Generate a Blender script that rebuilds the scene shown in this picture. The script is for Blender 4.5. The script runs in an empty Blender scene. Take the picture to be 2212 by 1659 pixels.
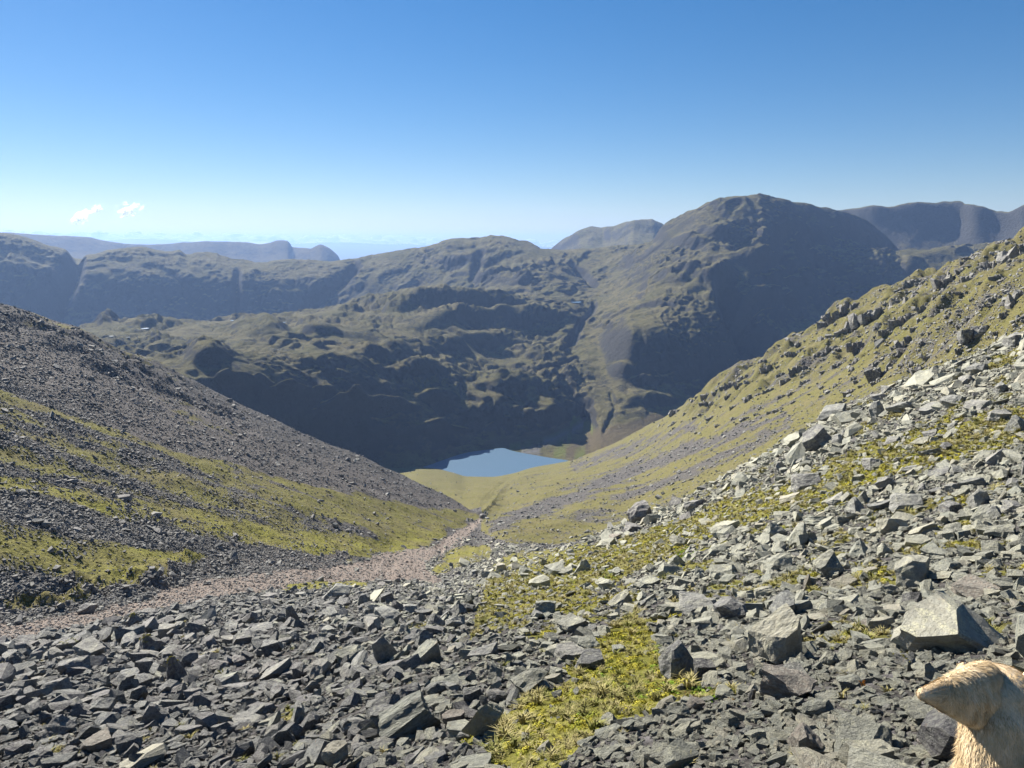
import bpy, bmesh, math, random
import numpy as np
from mathutils import Vector, Matrix

random.seed(7)
rng = np.random.default_rng(11)
SC = bpy.context.scene
COL = SC.collection

# ------------------------------------------------------------------ camera, sky, sun, exposure
PITCH = math.radians(11.0)
FOC = 1580.0 / 2212.0            # focal length over image width
cam_d = bpy.data.cameras.new('camera')
cam_d.sensor_width = 36.0
cam_d.lens = FOC * 36.0
cam_d.clip_start = 0.05
cam_d.clip_end = 120000.0
cam = bpy.data.objects.new('camera', cam_d)
cam.rotation_euler = (math.pi / 2 - PITCH, 0, 0)
COL.objects.link(cam)
SC.camera = cam

SUN_AZ = math.radians(-42.0)     # from the view direction (+Y), negative = left
SUN_EL = math.radians(36.0)
world = bpy.data.worlds.new('World')
SC.world = world
world.use_nodes = True
wn = world.node_tree
bg = wn.nodes.get('Background') or wn.nodes.new('ShaderNodeBackground')
sky = wn.nodes.new('ShaderNodeTexSky')
sky.sky_type = 'NISHITA'
sky.sun_disc = False
sky.sun_elevation = SUN_EL
sky.sun_rotation = SUN_AZ
sky.altitude = 750
sky.air_density = 1.0
sky.dust_density = 0.12
sky.ozone_density = 3.2
hs = wn.nodes.new('ShaderNodeHueSaturation')
hs.inputs['Saturation'].default_value = 1.40
gam = wn.nodes.new('ShaderNodeGamma')
gam.inputs[1].default_value = 0.86
tint = wn.nodes.new('ShaderNodeMix')
tint.data_type = 'RGBA'
tint.blend_type = 'MULTIPLY'
tint.inputs[0].default_value = 1.0
tint.inputs[7].default_value = (0.96, 0.955, 1.02, 1)
wn.links.new(sky.outputs[0], tint.inputs[6])
wn.links.new(tint.outputs[2], gam.inputs[0])
wn.links.new(gam.outputs[0], hs.inputs['Color'])
wn.links.new(hs.outputs[0], bg.inputs[0])
bg.inputs[1].default_value = 0.0505
sun_d = bpy.data.lights.new('sun', 'SUN')
sun_d.energy = 5.0
sun_d.angle = math.radians(0.5)
sun_d.color = (1.0, 0.95, 0.86)
sun = bpy.data.objects.new('sun', sun_d)
sdir = Vector((math.sin(SUN_AZ) * math.cos(SUN_EL), math.cos(SUN_AZ) * math.cos(SUN_EL), math.sin(SUN_EL)))
sun.rotation_euler = sdir.to_track_quat('Z', 'Y').to_euler()
sun.location = sdir * 100
COL.objects.link(sun)
SC.view_settings.view_transform = 'Standard'
SC.view_settings.look = 'None'
SC.view_settings.gamma = 1
SC.view_settings.exposure = 1.36
SC.view_settings.use_curve_mapping = False
SC.cycles.max_bounces = 4
SC.cycles.diffuse_bounces = 2
SC.cycles.glossy_bounces = 2
SC.cycles.transparent_max_bounces = 8
SC.cycles.volume_bounces = 0

# ------------------------------------------------------------------ numeric helpers
W, H = 2212.0, 1659.0
F = 1580.0
CP, SP = math.cos(PITCH), math.sin(PITCH)


def ratios(px, py):
    a = (px - W / 2) / F
    b = -(py - H / 2) / F
    y = CP + b * SP
    z = -SP + b * CP
    return a / y, z / y


def unproject(px, py, D):
    rx, rz = ratios(px, py)
    return rx * D, D, rz * D


def project(x, y, z):
    zc = y * CP - z * SP
    yc = y * SP + z * CP
    return W / 2 + F * x / zc, H / 2 - F * yc / zc


def py_of(t):
    """picture row at which the ratio height / distance equals t"""
    b = (t * CP + SP) / (CP - t * SP)
    return H / 2 - b * F


def pchip(x, y, xq):
    """monotone cubic through (x, y[k, ...]) evaluated at xq (1-D)"""
    x = np.asarray(x, float)
    y = np.asarray(y, float)
    h = np.diff(x)
    sh = (slice(None),) + (None,) * (y.ndim - 1)
    d = np.diff(y, axis=0) / h[sh]
    n = len(x)
    if n == 2:
        m = np.stack([d[0], d[0]])
    else:
        m = np.zeros_like(y)
        w1 = (2 * h[1:] + h[:-1])[sh]
        w2 = (h[1:] + 2 * h[:-1])[sh]
        ok = d[:-1] * d[1:] > 0
        dd0 = np.where(ok, d[:-1], 1.0)
        dd1 = np.where(ok, d[1:], 1.0)
        m[1:-1] = np.where(ok, (w1 + w2) / (w1 / dd0 + w2 / dd1), 0.0)
        m[0] = d[0]
        m[-1] = d[-1]
    i = np.clip(np.searchsorted(x, xq, side='right') - 1, 0, n - 2)
    t = (xq - x[i]) / h[i]
    t = np.clip(t, 0, 1)[sh]
    hi = h[i][sh]
    return (y[i] * (2 * t ** 3 - 3 * t ** 2 + 1) + m[i] * hi * (t ** 3 - 2 * t ** 2 + t)
            + y[i + 1] * (-2 * t ** 3 + 3 * t ** 2) + m[i + 1] * hi * (t ** 3 - t ** 2))


def _hash(ix, iy, seed):
    h = (ix.astype(np.int64) * 374761393 + iy.astype(np.int64) * 668265263 + seed * 974634777) & 0xFFFFFFFF
    h = ((h ^ (h >> 13)) * 1274126177) & 0xFFFFFFFF
    h = (h ^ (h >> 16)) & 0xFFFF
    return h * (2 * math.pi / 65536.0)


def perlin(x, y, seed=0):
    x0 = np.floor(x)
    y0 = np.floor(y)
    fx = x - x0
    fy = y - y0
    u = fx * fx * fx * (fx * (fx * 6 - 15) + 10)
    v = fy * fy * fy * (fy * (fy * 6 - 15) + 10)

    def g(dx, dy):
        a = _hash(x0 + dx, y0 + dy, seed)
        return np.cos(a) * (fx - dx) + np.sin(a) * (fy - dy)
    n0 = g(0, 0) * (1 - u) + g(1, 0) * u
    n1 = g(0, 1) * (1 - u) + g(1, 1) * u
    return (n0 * (1 - v) + n1 * v) * 1.5


def sstep(e0, e1, x):
    t = np.clip((x - e0) / (e1 - e0), 0, 1)
    return t * t * (3 - 2 * t)


def seg_dist(px, py, pts):
    """distance to a polyline, and position along it (0..1)"""
    best = np.full(px.shape, 1e9)
    along = np.zeros(px.shape)
    n = len(pts) - 1
    for i in range(n):
        ax, ay = pts[i][0], pts[i][1]
        bx, by = pts[i + 1][0], pts[i + 1][1]
        dx, dy = bx - ax, by - ay
        L = dx * dx + dy * dy + 1e-9
        t = np.clip(((px - ax) * dx + (py - ay) * dy) / L, 0, 1)
        d = np.hypot(px - ax - t * dx, py - ay - t * dy)
        m = d < best
        best = np.where(m, d, best)
        along = np.where(m, (i + t), along)
    return best, along


def stroke(px, py, pts, soft=0.6):
    """pts (x, y, halfwidth): 1 inside, fading to 0 at the edge"""
    d, al = seg_dist(px, py, pts)
    hw = np.interp(al, range(len(pts)), [p[2] for p in pts])
    return 1 - sstep(hw * soft, hw * 1.25, d)


def in_poly(px, py, poly):
    r = np.zeros(px.shape, bool)
    n = len(poly)
    j = n - 1
    for i in range(n):
        xi, yi = poly[i]
        xj, yj = poly[j]
        c = ((yi > py) != (yj > py))
        with np.errstate(divide='ignore', invalid='ignore'):
            xx = (xj - xi) * (py - yi) / (yj - yi + 1e-12) + xi
        r ^= c & (px < xx)
        j = i
    return r


class Loft:
    """Hillside surface through ridge, foot and brow lines given as (picture x, picture y, distance)."""

    def __init__(self, rows, x0, x1, ncol):
        self.pxc = np.linspace(x0, x1, ncol)
        PY, LD, subs = [], [], []
        for r in rows:
            k = sorted(r['k'])
            kx = np.array([q[0] for q in k], float)
            PY.append(pchip(kx, np.array([q[1] for q in k], float), self.pxc))
            LD.append(pchip(kx, np.log([q[2] for q in k]), self.pxc))
            subs.append(r.get('n', 1))
        PY, LD = np.array(PY), np.array(LD)
        us = [0.0]
        for i, s in enumerate(subs[:-1]):
            us += list(i + (np.arange(s) + 1) / s)
        us = np.array(us)
        R = np.arange(len(rows), dtype=float)
        self.u = us
        self.PY = pchip(R, PY, us)
        self.D = np.exp(pchip(R, LD, us))
        self.PX = np.broadcast_to(self.pxc, self.PY.shape).copy()
        self.U = np.broadcast_to(us[:, None], self.PY.shape)
        self.X, self.Y, self.Z = unproject(self.PX, self.PY, self.D)
        self.Y = self.Y.copy()

    def co(self):
        return np.stack([self.X, self.Y, self.Z], -1).reshape(-1, 3)

    def faces(self):
        nr, nc = self.X.shape
        i = np.arange(nr * nc).reshape(nr, nc)
        return np.stack([i[:-1, :-1], i[:-1, 1:], i[1:, 1:], i[1:, :-1]], -1).reshape(-1, 4)

    def normals(self):
        P = np.stack([self.X, self.Y, self.Z], -1)
        du = np.gradient(P, axis=1)
        dv = np.gradient(P, axis=0)
        n = np.cross(du, dv)
        n /= np.linalg.norm(n, axis=-1, keepdims=True) + 1e-12
        return n


def mesh_obj(name, co, faces, mat, attrs=None, smooth=True, parent=None):
    used = np.unique(faces)
    remap = np.full(len(co), -1, np.int64)
    remap[used] = np.arange(len(used))
    v = co[used]
    f = remap[faces]
    me = bpy.data.meshes.new(name)
    k = faces.shape[1]
    me.vertices.add(len(v))
    me.vertices.foreach_set('co', v.astype(np.float32).ravel())
    me.loops.add(f.size)
    me.loops.foreach_set('vertex_index', f.astype(np.int32).ravel())
    me.polygons.add(len(f))
    me.polygons.foreach_set('loop_start', np.arange(0, f.size, k, dtype=np.int32))
    me.polygons.foreach_set('loop_total', np.full(len(f), k, np.int32))
    me.update(calc_edges=True)
    if smooth:
        me.polygons.foreach_set('use_smooth', np.ones(len(f), bool))
    if attrs:
        for an, arr in attrs.items():
            a = me.attributes.new(an, 'FLOAT', 'POINT')
            a.data.foreach_set('value', arr.ravel()[used].astype(np.float32))
    me.materials.append(mat)
    o = bpy.data.objects.new(name, me)
    COL.objects.link(o)
    if parent:
        o.parent = parent
    return o


def struct(o, label=None):
    o['kind'] = 'structure'
    if label:
        o['label'] = label
    return o


def tag(o, label, cat, group=None, kind=None):
    o['label'] = label
    o['category'] = cat
    if group:
        o['group'] = group
    if kind:
        o['kind'] = kind
    return o


# ------------------------------------------------------------------ materials
class NT:
    def __init__(self, name):
        self.m = bpy.data.materials.new(name)
        self.m.use_nodes = True
        self.t = self.m.node_tree
        self.t.nodes.clear()
        self.out = self.n('ShaderNodeOutputMaterial')
        self.bsdf = self.n('ShaderNodeBsdfPrincipled')
        self.l(self.bsdf.outputs[0], self.out.inputs[0])
        self.bsdf.inputs['Specular IOR Level'].default_value = 0.25

    def n(self, t, **kw):
        nd = self.t.nodes.new(t)
        for k, v in kw.items():
            setattr(nd, k, v)
        return nd

    def l(self, a, b):
        self.t.links.new(a, b)

    def noise(self, vec, scale, detail=4, rough=0.6, stretch=None):
        if stretch:
            mp = self.n('ShaderNodeMapping')
            mp.inputs['Scale'].default_value = stretch[0]
            mp.inputs['Rotation'].default_value = stretch[1]
            self.l(vec, mp.inputs[0])
            vec = mp.outputs[0]
        nd = self.n('ShaderNodeTexNoise')
        nd.inputs['Scale'].default_value = scale
        nd.inputs['Detail'].default_value = detail
        nd.inputs['Roughness'].default_value = rough
        self.l(vec, nd.inputs['Vector'])
        return nd.outputs[0]

    def voro(self, vec, scale, out='Distance', feature='F1'):
        nd = self.n('ShaderNodeTexVoronoi', feature=feature)
        nd.inputs['Scale'].default_value = scale
        self.l(vec, nd.inputs['Vector'])
        return nd.outputs[out]

    def ramp(self, fac, stops, interp='LINEAR'):
        nd = self.n('ShaderNodeValToRGB')
        cr = nd.color_ramp
        cr.interpolation = interp
        while len(cr.elements) < len(stops):
            cr.elements.new(0.5)
        for e, (p, c) in zip(cr.elements, stops):
            e.position = p
            e.color = (c[0], c[1], c[2], 1) if hasattr(c, '__len__') else (c, c, c, 1)
        self.l(fac, nd.inputs[0])
        return nd.outputs[0]

    def mix(self, fac, a, b, mode='MIX'):
        nd = self.n('ShaderNodeMix', data_type='RGBA', blend_type=mode)
        for s, v in ((0, fac), (6, a), (7, b)):
            if hasattr(v, 'is_output'):
                self.l(v, nd.inputs[s])
            elif s == 0:
                nd.inputs[0].default_value = v
            else:
                nd.inputs[s].default_value = (*v, 1)
        return nd.outputs[2]

    def math(self, op, a, b=0.0, clamp=False):
        nd = self.n('ShaderNodeMath', operation=op, use_clamp=clamp)
        for i, v in enumerate((a, b)):
            if hasattr(v, 'is_output'):
                self.l(v, nd.inputs[i])
            else:
                nd.inputs[i].default_value = v
        return nd.outputs[0]

    def attr(self, name):
        return self.n('ShaderNodeAttribute', attribute_name=name).outputs['Fac']

    def bump(self, h, strength, dist):
        nd = self.n('ShaderNodeBump')
        nd.inputs['Strength'].default_value = strength
        nd.inputs['Distance'].default_value = dist
        self.l(h, nd.inputs['Height'])
        self.l(nd.outputs[0], self.bsdf.inputs['Normal'])

    def color(self, c):
        if hasattr(c, 'is_output'):
            self.l(c, self.bsdf.inputs['Base Color'])
        else:
            self.bsdf.inputs['Base Color'].default_value = (*c, 1)

    def rough(self, r):
        self.bsdf.inputs['Roughness'].default_value = r


def pos(m):
    return m.n('ShaderNodeNewGeometry').outputs['Position']


def mat_fell(name, grass1, grass2, rock, bscale=1.0, purple=0.0):
    """far hillside: rough grass on the gentle ground, bare rock on the steep"""
    m = NT(name)
    P = pos(m)
    geo = m.n('ShaderNodeNewGeometry')
    sx = m.n('ShaderNodeSeparateXYZ')
    m.l(geo.outputs['Normal'], sx.inputs[0])
    n1 = m.noise(P, 0.012 * bscale, 5, 0.6)
    n2 = m.noise(P, 0.11 * bscale, 6, 0.7)
    g = m.mix(m.ramp(n1, [(0.38, 0), (0.62, 1)]), grass1, grass2)
    g = m.mix(m.ramp(n2, [(0.35, 0), (0.7, 1)]), g, m.mix(0.5, g, (0.05, 0.045, 0.03)))
    n3 = m.noise(P, 0.035 * bscale, 9, 0.78, stretch=((1, 1, 2.2), (0, 0, 0)))
    g = m.mix(m.ramp(n3, [(0.52, 0), (0.6, 0.8)]), g, rock)
    steep = m.math('ADD', sx.outputs['Z'], m.math('MULTIPLY', m.math('SUBTRACT', n2, 0.5), 0.5))
    k = m.ramp(steep, [(0.66, 1), (0.86, 0)])
    r = m.mix(n2, rock, (rock[0] * 1.6, rock[1] * 1.6, rock[2] * 1.6))
    c = m.mix(k, g, r)
    if purple:
        c = m.mix(purple, c, (0.10, 0.07, 0.075))
    # valley floor tints
    br, gr, gv = m.attr('brown'), m.attr('green'), m.attr('gravel')
    c = m.mix(br, c, m.mix(n2, (0.10, 0.077, 0.047), (0.17, 0.135, 0.085)))
    c = m.mix(gr, c, m.mix(n2, (0.10, 0.12, 0.03), (0.2, 0.21, 0.07)))
    c = m.mix(gv, c, m.mix(n2, (0.12, 0.12, 0.12), (0.24, 0.23, 0.22)))
    m.color(c)
    m.rough(0.95)
    m.bsdf.inputs['Specular IOR Level'].default_value = 0.05
    hgt = m.math('ADD', m.noise(P, 0.09 * bscale, 8, 0.75), m.math('MULTIPLY', m.noise(P, 0.5 * bscale, 4, 0.7), 0.25))
    m.bump(hgt, 1.0, 12.0 / bscale)
    return m.m


def rock_color(m, vec, tint, scale=1.0, lichen=0.5):
    oi = m.n('ShaderNodeObjectInfo')
    rnd = oi.outputs['Random']
    stops = [(0.0, tint[0]), (0.3, tint[1]), (0.55, tint[2]), (0.8, tint[3]), (1.0, tint[4])]
    base = m.ramp(rnd, stops)
    mp = m.n('ShaderNodeVectorMath', operation='ADD')
    m.l(vec, mp.inputs[0])
    cm = m.n('ShaderNodeCombineXYZ')
    s = m.math('MULTIPLY', rnd, 37.0)
    m.l(s, cm.inputs[0])
    m.l(s, cm.inputs[1])
    m.l(cm.outputs[0], mp.inputs[1])
    v = mp.outputs[0]
    n1 = m.noise(v, 1.6 * scale, 6, 0.65)
    n2 = m.noise(v, 9 * scale, 5, 0.7)
    c = m.mix(m.ramp(n1, [(0.3, 0), (0.72, 1)]), m.mix(0.6, base, (0.04, 0.04, 0.038)), base)
    c = m.mix(m.ramp(n2, [(0.42, 0), (0.7, 0.7)]), c, (0.36, 0.355, 0.30))
    li = m.math('MULTIPLY', m.ramp(m.noise(v, 3.3 * scale, 3, 0.55), [(0.52, 0), (0.6, 1)]),
                m.ramp(m.noise(v, 22 * scale, 3, 0.6), [(0.42, 0), (0.58, 1)]))
    c = m.mix(m.math('MULTIPLY', li, lichen), c, (0.45, 0.43, 0.30))
    li2 = m.ramp(m.noise(v, 5.1 * scale, 4, 0.6), [(0.66, 0), (0.72, 1)])
    c = m.mix(m.math('MULTIPLY', li2, 0.35), c, (0.30, 0.15, 0.06))
    return c, v, n1, n2


def mat_rock(name, tint, lichen=0.5, scale=1.0, bump=0.12, layered=False):
    m = NT(name)
    tc = m.n('ShaderNodeTexCoord')
    c, v, n1, n2 = rock_color(m, tc.outputs['Object'], tint, scale, lichen)
    m.color(c)
    m.rough(0.82)
    m.bsdf.inputs['Specular IOR Level'].default_value = 0.3
    h = m.math('ADD', m.noise(v, 2.5 * scale, 8, 0.7), m.math('MULTIPLY', m.noise(v, 14 * scale, 5, 0.7), 0.35))
    if layered:
        h = m.math('ADD', h, m.math('MULTIPLY', m.noise(v, 3.0, 5, 0.7, stretch=((1, 1.6, 9), (0.2, 0.3, 0))), 0.9))
    m.bump(h, 0.9, bump)
    return m.m


G = lambda v, r=0., g=0., b=0.: (v + r, v + g, v + b)
TINT_PALE = [G(.18, .02, .014, -.03), G(.31, .025, .018, -.05), G(.24, .012, .018, -.03), G(.42, .035, .018, -.09), G(.32, .06, .018, -.07)]
TINT_GREY = [G(.12, .004, .0, .0), G(.19, .01, .0, -.006), G(.155, .004, .006, .0), G(.25, .015, .008, -.015), G(.20, .03, .008, -.015)]
TINT_DARK = [G(.085, .006, .0, .004), G(.135, .014, .0, .004), G(.10, .002, .002, .004), G(.175, .014, .004, .0), G(.14, .025, .004, .0)]
TINT_RED = [G(.13, .04, .004, -.005), G(.19, .055, .01, -.01), G(.16, .03, .0, -.01), G(.27, .065, .01, -.02), G(.18, .05, .004, -.015)]
TINT_BROWN = [G(.20, .06, .02, -.03)] * 2 + [G(.24, .07, .02, -.03)] * 3
M_pale = mat_rock('rock_pale', TINT_PALE, 0.65)
M_grey = mat_rock('rock_grey', TINT_GREY, 0.35)
M_dark = mat_rock('rock_dark', TINT_DARK, 0.15)
M_red = mat_rock('rock_red', TINT_RED, 0.1)
M_brown = mat_rock('rock_brown', TINT_BROWN, 0.1, 1.3)
M_layer = mat_rock('rock_layered', TINT_PALE, 0.3, 1.0, 0.16, layered=True)
M_lichen = mat_rock('rock_lichened', [G(.36, .03, .01, -.07)] * 5, 1.0, 1.7)
M_crag = mat_rock('rock_crag', TINT_DARK, 0.25, 1.2, 0.15, layered=True)


def mat_slope():
    """near ground: turf and moss, stony soil, red gravel; which is where comes from the mesh"""
    m = NT('hill_ground')
    P = pos(m)
    ga, re, ye = m.attr('grass'), m.attr('red'), m.attr('yellow')
    tuft = m.noise(P, 2.2, 6, 0.7)
    big = m.noise(P, 0.12, 5, 0.6)
    fine = m.noise(P, 9.0, 5, 0.7)
    stones = m.voro(P, 3.0)
    # turf
    g = m.mix(m.ramp(tuft, [(0.3, 0), (0.72, 1)]), (0.045, 0.046, 0.018), (0.17, 0.152, 0.066))
    g2 = m.mix(m.ramp(tuft, [(0.3, 0), (0.72, 1)]), (0.085, 0.085, 0.014), (0.33, 0.31, 0.062))
    g = m.mix(m.math('MULTIPLY', ye, 1.0, True), g, g2)
    g = m.mix(m.ramp(big, [(0.38, 0), (0.66, 0.65)]), g, (0.15, 0.125, 0.07))
    mott = m.noise(P, 0.45, 7, 0.72)
    g = m.mix(m.ramp(mott, [(0.5, 0), (0.64, 0.6)]), g, (0.075, 0.068, 0.03))
    # stony ground
    s = m.mix(m.ramp(fine, [(0.3, 0), (0.7, 1)]), (0.03, 0.028, 0.026), (0.13, 0.12, 0.11))
    s = m.mix(m.ramp(stones, [(0.1, 1), (0.5, 0)]), s, (0.15, 0.14, 0.14))
    r = m.mix(m.ramp(fine, [(0.3, 0), (0.7, 1)]), (0.11, 0.088, 0.074), (0.32, 0.265, 0.225))
    s = m.mix(re, s, r)
    e = m.math('ADD', ga, m.math('MULTIPLY', m.math('SUBTRACT', m.noise(P, 0.9, 6, 0.7), 0.5), 1.1))
    k = m.ramp(e, [(0.42, 0), (0.56, 1)])
    c = m.mix(k, s, g)
    m.color(c)
    m.rough(0.95)
    m.bsdf.inputs['Specular IOR Level'].default_value = 0.08
    h = m.math('ADD', m.math('MULTIPLY', m.noise(P, 1.1, 8, 0.72), 1.0), m.math('MULTIPLY', stones, -0.25))
    m.bump(h, 1.0, 0.55)
    return m.m


M_slope = mat_slope()
M_fell = mat_fell('fell_grass_and_rock', (0.135, 0.125, 0.052), (0.19, 0.165, 0.082), (0.05, 0.048, 0.044))
M_fell_far = mat_fell('distant_fell', (0.11, 0.09, 0.05), (0.14, 0.115, 0.06), (0.05, 0.048, 0.045), 0.4)


def zrow(knots, z):
    return [(x, y, z / ratios(x, y)[1]) for x, y in knots]


# ------------------------------------------------------------------ NEAR HILLS (foreground slope, path, left fell, right fell)
def lp(px, py):
    """distance at which the line of sight meets the left fell's even scree slope"""
    rx, rz = ratios(px, py)
    # z = -37.9 - 0.36 D - 0.49 (rx D - 0.1 D)
    k = rz + 0.36 + 0.49 * (rx - 0.1)
    return max(45.0, min(460.0, -37.9 / k if k < 0 else 460.0))


CREST_L = [(-300, 540), (-100, 612), (0, 657), (30, 665), (100, 688), (175, 710), (250, 748), (325, 783), (380, 808),
           (425, 828), (500, 863), (600, 908), (700, 953), (800, 993), (850, 1015), (900, 1038), (950, 1063), (985, 1085),
           (1030, 1108)]
CREST_LD = [(-300, 300), (0, 330), (250, 360), (500, 387), (700, 405), (850, 416), (950, 405), (1000, 390), (1030, 365)]


def crestL(px):
    return float(np.interp(px, [c[0] for c in CREST_L], [c[1] for c in CREST_L]))


def crestLD(px):
    return float(np.interp(px, [c[0] for c in CREST_LD], [c[1] for c in CREST_LD]))


PATH_TOP = [(-300, 1395, 62), (0, 1349, 63), (137, 1328, 67), (222, 1314, 70), (325, 1290, 76), (475, 1248, 99), (600, 1238, 108),
            (775, 1214, 140), (825, 1193, 168), (930, 1178, 200), (975, 1158, 250), (1030, 1130, 320)]


def ptop(px):
    return (float(np.interp(px, [c[0] for c in PATH_TOP], [c[1] for c in PATH_TOP])),
            float(np.exp(np.interp(px, [c[0] for c in PATH_TOP], np.log([c[2] for c in PATH_TOP])))))


def lrow(frac):
    out = []
    for x in (-300, -100, 0, 120, 250, 380, 500, 600, 700, 800, 900, 970):
        y0, d0 = ptop(x)
        y1 = crestL(x)
        py = y0 + (y1 - y0) * frac
        D = lp(x, py)
        D = min(max(D, d0 * 1.02), crestLD(x) * (0.9 + 0.1 * frac))
        out.append((x, py, D))
    return out


def feet(D):
    k = []
    for x in (-300, 0, 500, 1106, 1600, 2212, 2500):
        rx, _ = ratios(x, 1659)
        z = -1.5 + (0.27 if rx > 0 else 0.15) * rx * D - 0.435 * D
        k.append((x, py_of(z / D), D))
    return k


rows1 = [
    dict(k=feet(0.35), n=3),
    dict(k=feet(0.9), n=12),
    dict(k=[(-300, 1659, 11), (0, 1659, 9), (500, 1659, 6.8), (1106, 1659, 4.4), (1600, 1659, 3.3), (2212, 1659, 2.55), (2500, 1659, 2.3)], n=62),
    dict(k=[(-300, 1520, 18), (0, 1500, 16), (500, 1500, 13), (850, 1500, 8.9), (1106, 1500, 7), (1370, 1500, 6), (1750, 1500, 4.9), (2212, 1500, 3.9), (2500, 1500, 3.5)], n=42),
    dict(k=[(-300, 1450, 32), (0, 1420, 30), (500, 1400, 22), (850, 1400, 15), (1106, 1400, 12), (1370, 1400, 10), (1750, 1400, 8), (2212, 1400, 5.8), (2500, 1400, 5.2)], n=42),
    dict(k=[(-300, 1435, 42), (0, 1395, 42), (250, 1350, 46), (500, 1310, 46), (850, 1300, 45), (1106, 1300, 28), (1370, 1300, 19), (1750, 1300, 12.5), (2212, 1300, 8.5), (2500, 1300, 7.6)], n=40),
    dict(k=[(-300, 1428, 46), (0, 1390, 48), (250, 1335, 58), (500, 1278, 80), (700, 1262, 95), (850, 1258, 105), (950, 1250, 115), (1106, 1245, 62), (1370, 1210, 41), (1750, 1170, 23), (2212, 1150, 14.8), (2500, 1150, 13)], n=44),
    dict(k=[(-300, 1422, 48), (0, 1387, 50), (250, 1330, 60), (500, 1274, 85), (700, 1256, 100), (850, 1252, 115), (950, 1240, 128), (1030, 1232, 118), (1106, 1225, 100),
            (1180, 1200, 98), (1280, 1160, 98), (1370, 1125, 100), (1480, 1075, 92), (1600, 1010, 80), (1750, 925, 70), (1900, 850, 66), (2050, 790, 63), (2212, 725, 60), (2500, 610, 58)], n=10),
    dict(k=[(x, y, d) for x, y, d in PATH_TOP[:-1]] + [(1030, 1165, 240), (1106, 1190, 145), (1180, 1190, 140), (1280, 1168, 142), (1370, 1150, 150), (1480, 1105, 135), (1600, 1045, 125),
            (1750, 965, 115), (1900, 895, 110), (2212, 765, 105), (2500, 660, 100)], n=30),
    dict(k=lrow(0.25) + [(1030, 1128, 330), (1106, 1150, 220), (1180, 1152, 225), (1280, 1142, 250), (1370, 1122, 250), (1480, 1074, 250), (1600, 1010, 255),
            (1750, 926, 260), (1900, 852, 240), (2212, 726, 175), (2500, 622, 160)], n=60),
    dict(k=lrow(0.5) + [(1030, 1120, 345), (1106, 1110, 380), (1280, 1070, 390), (1370, 1050, 390), (1480, 995, 380), (1600, 930, 370), (1750, 862, 340), (1900, 780, 310), (2212, 655, 225), (2500, 550, 205)], n=60),
    dict(k=lrow(0.75) + [(1030, 1114, 356), (1106, 1065, 580), (1280, 1022, 620), (1370, 990, 620), (1480, 925, 570), (1600, 855, 490), (1750, 782, 440), (1900, 702, 395), (2212, 575, 305), (2500, 465, 275)], n=60),
    dict(k=[(x, crestL(x), crestLD(x)) for x in (-300, -100, 0, 30, 100, 175, 250, 325, 380, 425, 500, 600, 700, 800, 850, 900, 950, 985, 1030)] +
           [(1106, 1042, 760), (1180, 1028, 800), (1280, 999, 770), (1370, 960, 740), (1480, 897, 650), (1600, 818, 560), (1750, 733, 505), (1900, 663, 445), (2212, 525, 365), (2500, 415, 335)], n=6),
    dict(k=[(x, crestL(x) + 60, crestLD(x) * 1.2) for x in (-300, 0, 250, 500, 700, 850, 920)] + [(985, 1104, 450), (1030, 1100, 430), (1106, 1037, 800), (1180, 1022, 840), (1280, 992, 800), (1370, 952, 760), (1480, 890, 665), (1600, 810, 572),
            (1750, 725, 515), (1900, 655, 455), (2212, 518, 375), (2500, 408, 340)], n=6),
    dict(k=[(x, crestL(x) + 100, 620) for x in (-300, 0, 250, 500, 700)] + [(850, 1075, 620), (900, 1065, 620), (950, 1080, 560), (985, 1087, 510), (1030, 1081, 520), (1106, 1033, 850), (1180, 1016, 870), (1280, 987, 830), (1370, 944, 780), (1480, 883, 680),
            (1600, 800, 585), (1750, 716, 528), (1900, 648, 462), (2212, 512, 385), (2500, 402, 350)], n=60),
    dict(k=zrow([(-300, 1010), (500, 1010), (800, 1010), (860, 1011), (900, 1009), (940, 1012), (975, 1020), (1010, 1029), (1060, 1030), (1106, 1023), (1150, 1010), (1200, 1001), (1222, 997)], -312.2) + [(1246, 993, 935), (1306, 966, 880), (1350, 946, 840),
            (1406, 916, 800), (1440, 900, 770), (1476, 877, 740), (1516, 851, 700), (1531, 837, 690), (1586, 795, 650), (1611, 790, 640), (1656, 768, 600), (1716, 728, 560), (1750, 708, 545), (1771, 693, 535), (1791, 673, 520), (1821, 655, 510), (1846, 650, 505), (1886, 638, 490), (1956, 613, 470),
            (2021, 583, 450), (2056, 570, 442), (2156, 528, 415), (2212, 500, 400), (2350, 440, 380), (2500, 380, 360)], n=6),
    dict(k=[(-300, 1020, 1000), (500, 1020, 1000), (960, 1024, 985), (1106, 1030, 975), (1222, 1006, 985), (1406, 950, 860), (1516, 900, 760), (1750, 780, 610), (2212, 600, 470), (2500, 480, 420)], n=5),
    dict(k=[(-300, 1010, 1200), (500, 1010, 1200), (960, 1015, 1150), (1106, 1015, 1150), (1222, 1010, 1150), (1406, 1000, 1080), (1516, 985, 980), (1750, 900, 800), (2212, 740, 620), (2500, 620, 560)]),
]
S1 = Loft(rows1, -230, 2420, 900)
PX0, PY0 = S1.PX.copy(), S1.PY.copy()
U1 = S1.U
R_PATH, R_TOP, R_CREST, R_BROW = 7, 8, 12, 15

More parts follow.
